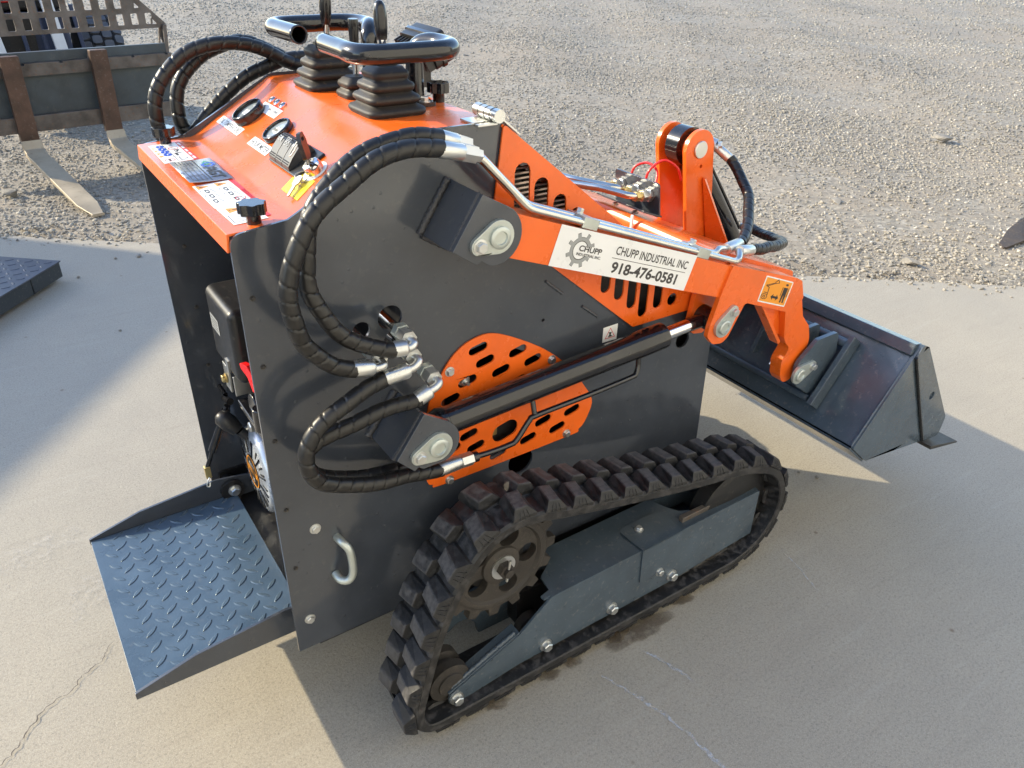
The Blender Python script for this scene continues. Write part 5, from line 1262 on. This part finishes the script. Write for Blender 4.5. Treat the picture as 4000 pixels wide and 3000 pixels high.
put('cleaner_clip', G().box((.046, .075, .672), (.050, .095, .70)), ZINC, ac)
rl_ = put('choke_lever', G().prism(rnd([(0, 0), (.035, .004), (.05, -.01), (.07, -.05), (.045, -.055), (.03, -.025), (.004, -.012)], .006), frame((.055, -.020, .742), V(.2, -.8, 0), V(0, 0, 1), V(-1, 0, 0)), -.006, .006), REDPL, en, bev=.002)
put('carburettor', G().cyl((.07, .02, .60), (.14, .02, .60), .035, n=24).box((.062, -.06, .56), (.16, .12, .575)).cyl((.075, -.03, .575), (.075, -.03, .63), .02, n=20), GLOSSK, en, bev=.003)
put('throttle_bracket', G().box((.055, .130, .590), (.060, .170, .655)), ZINC, en, bev=.001)
put('throttle_arm', G().box((.055, .09, .60), (.11, .094, .65)), ZINC, en, bev=.001)
put('governor_screw', G().hexa((.053, .150, .62), (-1, 0, 0), .009, .01), BRASS, en)
put('start_handle', G().lathe([(.006, 0), (.016, .004), (.022, .03), (.021, .055), (.010, .066), (.002, .068)], (.070, .205, .435), (-.55, .35, .75), 22), PLAST, en, smooth=50)
put('handle_neck', G().cyl((.084, .197, .42), (.072, .203, .437), .012, n=14), PLAST, en, smooth=40)
bolt(en, (.088, .10, .505), (-1, 0, 0), .014, .016)

# ------------------------------------------------------------------ keys hanging from the lock (their own thing)
kc = slope(.083, -.222) + Vector((0, 0, .03))        # world = local + 0.03
kr = tag(empty('ignition_keys', kc), 'black-headed key in the chrome lock with a spare key on a ring', 'keys')
def kk(v): return Vector(v) + Vector((0, 0, .03)) - kc
hd = kk(slope(.083, -.222, .024))
u_ = (SL_N * .9 + SL_D * .35 + V(0, .15, 0)).normalized(); v_ = V(.45, .8, .1); v_ = (v_ - u_ * v_.dot(u_)).normalized(); w_ = u_.cross(v_)
put('key_blade', G().box((-.004, -.0012, -.03), (.004, .0012, .006), frame(hd, v_, w_, u_)), KEYM, kr)
put('key_head', G().prism(rnd([(-.017, 0), (.017, 0), (.020, .030), (.010, .044), (-.010, .044), (-.020, .030)], .008), frame(hd + u_ * .002, v_, u_, -w_), -.0035, .0035, [stadium((-.004, .034), .006, .003, 0)]), PLAST, kr, bev=.0015)
r0 = hd + u_ * .036 - v_ * .008
ringp = []
for k in range(28):
    a = 2 * math.pi * k / 28; ringp.append(r0 + V(-.020, -.004, -.021) * (1 - math.cos(a)) * .55 + V(.2, .9, .1).normalized() * .0065 * math.sin(a))
put('link', G().tube(ringp, .0011, 8, closed=True), KEYM, kr, smooth=60)
r1 = kk(slope(.066, -.212, .006)); rp = [r1 + V(0, -.0165 * math.cos(2 * math.pi * k / 30), 0) + SL_D * .0165 * math.sin(2 * math.pi * k / 30) + SL_N * (.004 * math.sin(4 * math.pi * k / 30)) for k in range(30)]
put('key_ring', G().tube(rp, .0009, 8, closed=True), KEYM, kr, smooth=60)
k0, k1 = kk(slope(.058, -.216, .010)), kk(slope(.020, -.236, .006)); dk = (k1 - k0).normalized(); sk_ = dk.cross(SL_N).normalized()
put('spare_key', G().prism(rnd([(0, -.003), (.004, -.0085), (.018, -.0085), (.022, -.0035), (.044, -.003), (.046, 0), (.044, .003), (.022, .0035), (.018, .0085), (.004, .0085), (0, .003)], .002), frame(k0, dk, sk_, SL_N), -.0012, .0012), KEYM, kr, bev=.0006)

# ------------------------------------------------------------------ pallet fork attachment
FO = Vector((.025, 4.853, .03)); FU = V(.993, .121, 0).normalized(); FB = V(-.121, .993, 0).normalized()      # along, backwards
FK = tag(empty('pallet_fork_frame', FO), 'rusty pallet fork attachment with slotted steel backrest standing on the gravel', 'pallet forks')
FM = frame((0, 0, 0), FU, (0, 0, 1), -FB)             # (s, z, towards camera)
def fpr(poly, t0, t1, holes=()): return G().prism(poly, FM, t0, t1, holes)
for s0, zt in ((0.0, .705), (.545, .708)):
    fk = put('fork', fpr([(s0 - .056, .165), (s0 + .056, .165), (s0 + .066, zt), (s0 - .046, zt)], .0, .055), RUSTB, FK, bev=.005)
    put('fork_hanger', fpr([(s0 - .050, zt - .075), (s0 - .03, zt - .005), (s0 + .03, zt - .005), (s0 + .03, zt - .075)], -.05, .0), RUSTY, fk, bev=.003)
    # blade: curves out of the shank and runs down to the ground
    g = G(); prof = [(.055, .205, .045), (.075, .150, .045), (.13, .128, .04), (.30, .110, .036), (.70, .062, .028), (1.05, .020, .018), (1.24, .0, .008)]
    vs = []
    for d_, z_, th in prof:
        hw = .061 if d_ < 1.1 else .030 + (1.24 - d_) * .15
        for a_, zz in ((-hw, z_), (hw, z_), (hw, z_ - th), (-hw, z_ - th)): vs.append(FM @ V(s0 + a_ + .03 * d_, zz - .028, d_))
    fs_ = []
    for i in range(len(prof) - 1):
        for k in range(4): fs_.append((4 * i + k, 4 * i + (k + 1) % 4, 4 * i + 4 + (k + 1) % 4, 4 * i + 4 + k))
    fs_ += [(0, 1, 2, 3), tuple(4 * (len(prof) - 1) + k for k in (3, 2, 1, 0))]
    put('fork_blade', g.add(vs, fs_), FORKM, fk, bev=.004)
def notched(z0, z1, n=7):
    p = [(-.52, z0), (1.062, z0), (1.070, z1)]
    xs_ = np.linspace(1.03, -.5, n * 2)
    for i, x in enumerate(xs_):
        p += [(x + .010, z1), (x + .010, z1 - .011), (x - .010, z1 - .011), (x - .010, z1)] if i % 2 == 0 else [(x, z1 + .002)]
    return p + [(-.52, z1)]
put('upper_rail', fpr(notched(.566, .645), -.055, -.018), RUSTY, FK, bev=.003)
put('top_beam', fpr([(-.52, .645), (1.060, .643), (1.068, .706), (-.52, .712)], -.10, -.06), DKPLATE, FK, bev=.003)
put('lower_rail', fpr([(-.52, .215), (1.010, .209), (1.030, .316), (-.52, .318)], -.058, -.016), RUSTY, FK, bev=.004)
put('backing_plate', fpr([(-.52, .25), (1.03, .25), (1.055, .66), (-.52, .66)], -.075, -.062), DKPLATE, FK, bev=.002)
put('end_post', fpr([(1.012, .21), (1.035, .21), (1.068, .64), (1.085, .83), (1.058, .83)], -.10, -.058), RUSTY, FK, bev=.002)
put('paint_patch', fpr(rnd([(.12, .33), (.46, .33), (.47, .53), (.20, .545), (.14, .50)], .02), -.0618, -.0608), DKPLATE, FK)
# slotted backrest
hl = []
def quad(a, b, z0, z1): hl.append(rnd([(a, z0), (b, z0), (b, z1), (a, z1)], .008, 3))
for k in range(-5, 10):
    a = .075 + .0975 * k
    if k == 4: quad(a - .008, a + .040, .836, .908); quad(a - .010, a + .038, .943, 1.015)
    elif k < 10:
        quad(a, a + .046, .836, .908)
        if a + .046 < .90: quad(a + .002, a + .048, .943, 1.015)
    if a + .046 < .80: quad(a + .002, a + .048, 1.05, 1.12)
hl.append(rnd([(.985, .834), (1.030, .834), (.990, .880)], .006, 3)); hl.append(rnd([(.890, .941), (.926, .945), (.894, .980)], .005, 3))
put('backrest', fpr([(-.55, .810), (1.065, .808), (1.088, .835), (.935, .992), (.80, 1.15), (-.55, 1.15)], -.092, -.080, hl), RUSTY, FK, bev=.0015)
put('backrest_stay', fpr([(1.010, .640), (1.055, .640), (1.066, .810), (1.040, .810)], -.115, -.095, [[(1.022, .66), (1.050, .70), (1.040, .76)]]), RUSTY, FK, bev=.001)

# ------------------------------------------------------------------ white utility machine behind the forks
UM = tag(empty('utility_vehicle', (.45, 6.9, 0)), 'white framed utility vehicle with a knobbly tyre, half hidden behind the pallet forks', 'utility vehicle')
tcx, tcz, tr_ = .40, .36, .36                        # tyre centre relative to UM.x; tyre faces sideways
wheel = empty('wheel'); wheel.parent = UM; wheel.location = (tcx, -.15, tcz + .05)
prof = [(.20, -.165), (.30, -.172), (.355, -.150), (.372, -.10), (.378, 0), (.372, .10), (.355, .150), (.30, .172), (.20, .165)]
put('tyre', G().lathe(prof, (0, 0, 0), (1, 0, 0), 56), TYREK, wheel, smooth=50)
put('rim', G().lathe([(.20, -.12), (.18, -.05), (.05, -.03), (.05, .03), (.18, .05), (.20, .12)], (0, 0, 0), (1, 0, 0), 32), WHITEPT, wheel, smooth=40)
def block():
    p = [(-.036, -.024), (-.020, -.034), (.020, -.034), (.036, -.024), (.036, .024), (.020, .034), (-.020, .034), (-.036, .024)]
    me = G().prism(p, Matrix.Identity(4), -.012, .012).mesh('tread_block'); me.materials.append(TYREM); return me
BLK = block()
for i in range(28):
    for j, x in enumerate((-.128, -.043, .043, .128)):
        a = 2 * math.pi * (i + .5 * (j % 2)) / 28; rr = .384 if abs(x) < .1 else .368; tilt = 0 if abs(x) < .1 else math.copysign(.35, x)
        nrm = V(math.sin(tilt), math.cos(tilt) * math.cos(a), math.cos(tilt) * math.sin(a)); tg = V(0, -math.sin(a), math.cos(a))
        link('tread_block', BLK, None, wheel, M=frame(V(x, rr * math.cos(a), rr * math.sin(a)), nrm.cross(tg) * -1, tg, nrm))
def ubar(a, b, w, mat, name, d=.05):
    a, b = Vector(a), Vector(b); u2, v2, w2_ = basis(b - a, (0, 1, 0)); put(name, G().box((-w / 2, -d / 2, 0), (w / 2, d / 2, (b - a).length), frame(a, u2, v2, w2_)), mat, UM, bev=.004)
ubar((.10, -.62, .10), (.00, -.62, 1.25), .085, WHITEPT, 'frame_upright', .08)
ubar((-.33, -.62, .10), (-.46, -.62, 1.25), .09, WHITEPT, 'frame_upright', .08)
ubar((-.02, -.58, .20), (-.06, -.58, .95), .03, NAVY, 'hydraulic_ram', .03); ubar((.26, -.58, .2), (.20, -.58, .9), .03, NAVY, 'hydraulic_ram', .03)
ubar((-.16, -.58, .2), (-.20, -.58, .9), .03, NAVY, 'hydraulic_ram', .03)
put('body', G().box((-.55, -.50, .30), (.16, .6, .85)), NAVY, UM, bev=.03)
put('nose_panel', G().box((-.36, -.56, .92), (-.16, -.50, 1.35)), REDPL, UM, bev=.02)
put('dark_grille', G().box((-.62, -.53, .45), (-.10, -.51, .80)), INNER, UM, bev=.005)
put('hood', G().box((-.8, -.52, .86), (.18, .8, 1.2)), INNER, UM, bev=.03)

# ------------------------------------------------------------------ floor scale at the left edge
SCN = tag(empty('floor_scale', (-.094, 2.668, 0)), 'low floor scale with a diamond tread top, cut off by the left edge', 'floor scale')
SM = frame((0, 0, 0), V(-.655, -.756, 0), V(-.756, .655, 0), (0, 0, 1))
put('scale_top', G().box((0, 0, .094), (1.2, 1.2, .100), SM), SCALEM, SCN, bev=.001)
put('scale_rim', G().prism([(.006, .006), (1.194, .006), (1.194, 1.194), (.006, 1.194)], SM, .020, .0938, [[(.012, .012), (1.188, .012), (1.188, 1.188), (.012, 1.188)]]), SCALES, SCN, bev=.001)
put('rim_joint', G().box((.215, .0035, .022), (.222, .006, .093), SM), INNER, SCN)
for a, b in ((.07, .07), (1.1, .07), (.07, 1.1)): put('scale_foot', G().lathe([(.028, 0), (.028, .008), (.012, .012), (.012, .03)], SM @ V(a, b, 0), (0, 0, 1), 20), ZINC, SCN, smooth=40)
LOZ2 = LOZ.copy(); LOZ2.materials.clear(); LOZ2.materials.append(SCALEM)
for i in range(1, 24):
    for j in range(1, 24):
        k = (i + j) % 2; p = SM @ V(.05 * i - .012, .05 * j - .012, .0999)
        if (p.x < -.62): continue
        link('tread_lozenge', LOZ2, None, SCN, M=frame(p, V(-.655, -.756, 0), V(-.756, .655, 0), (0, 0, 1)) @ Matrix.Rotation(R(45 + 90 * k), 4, 'Z') @ Matrix.Diagonal((1.1, 1.1, 1.2, 1)))
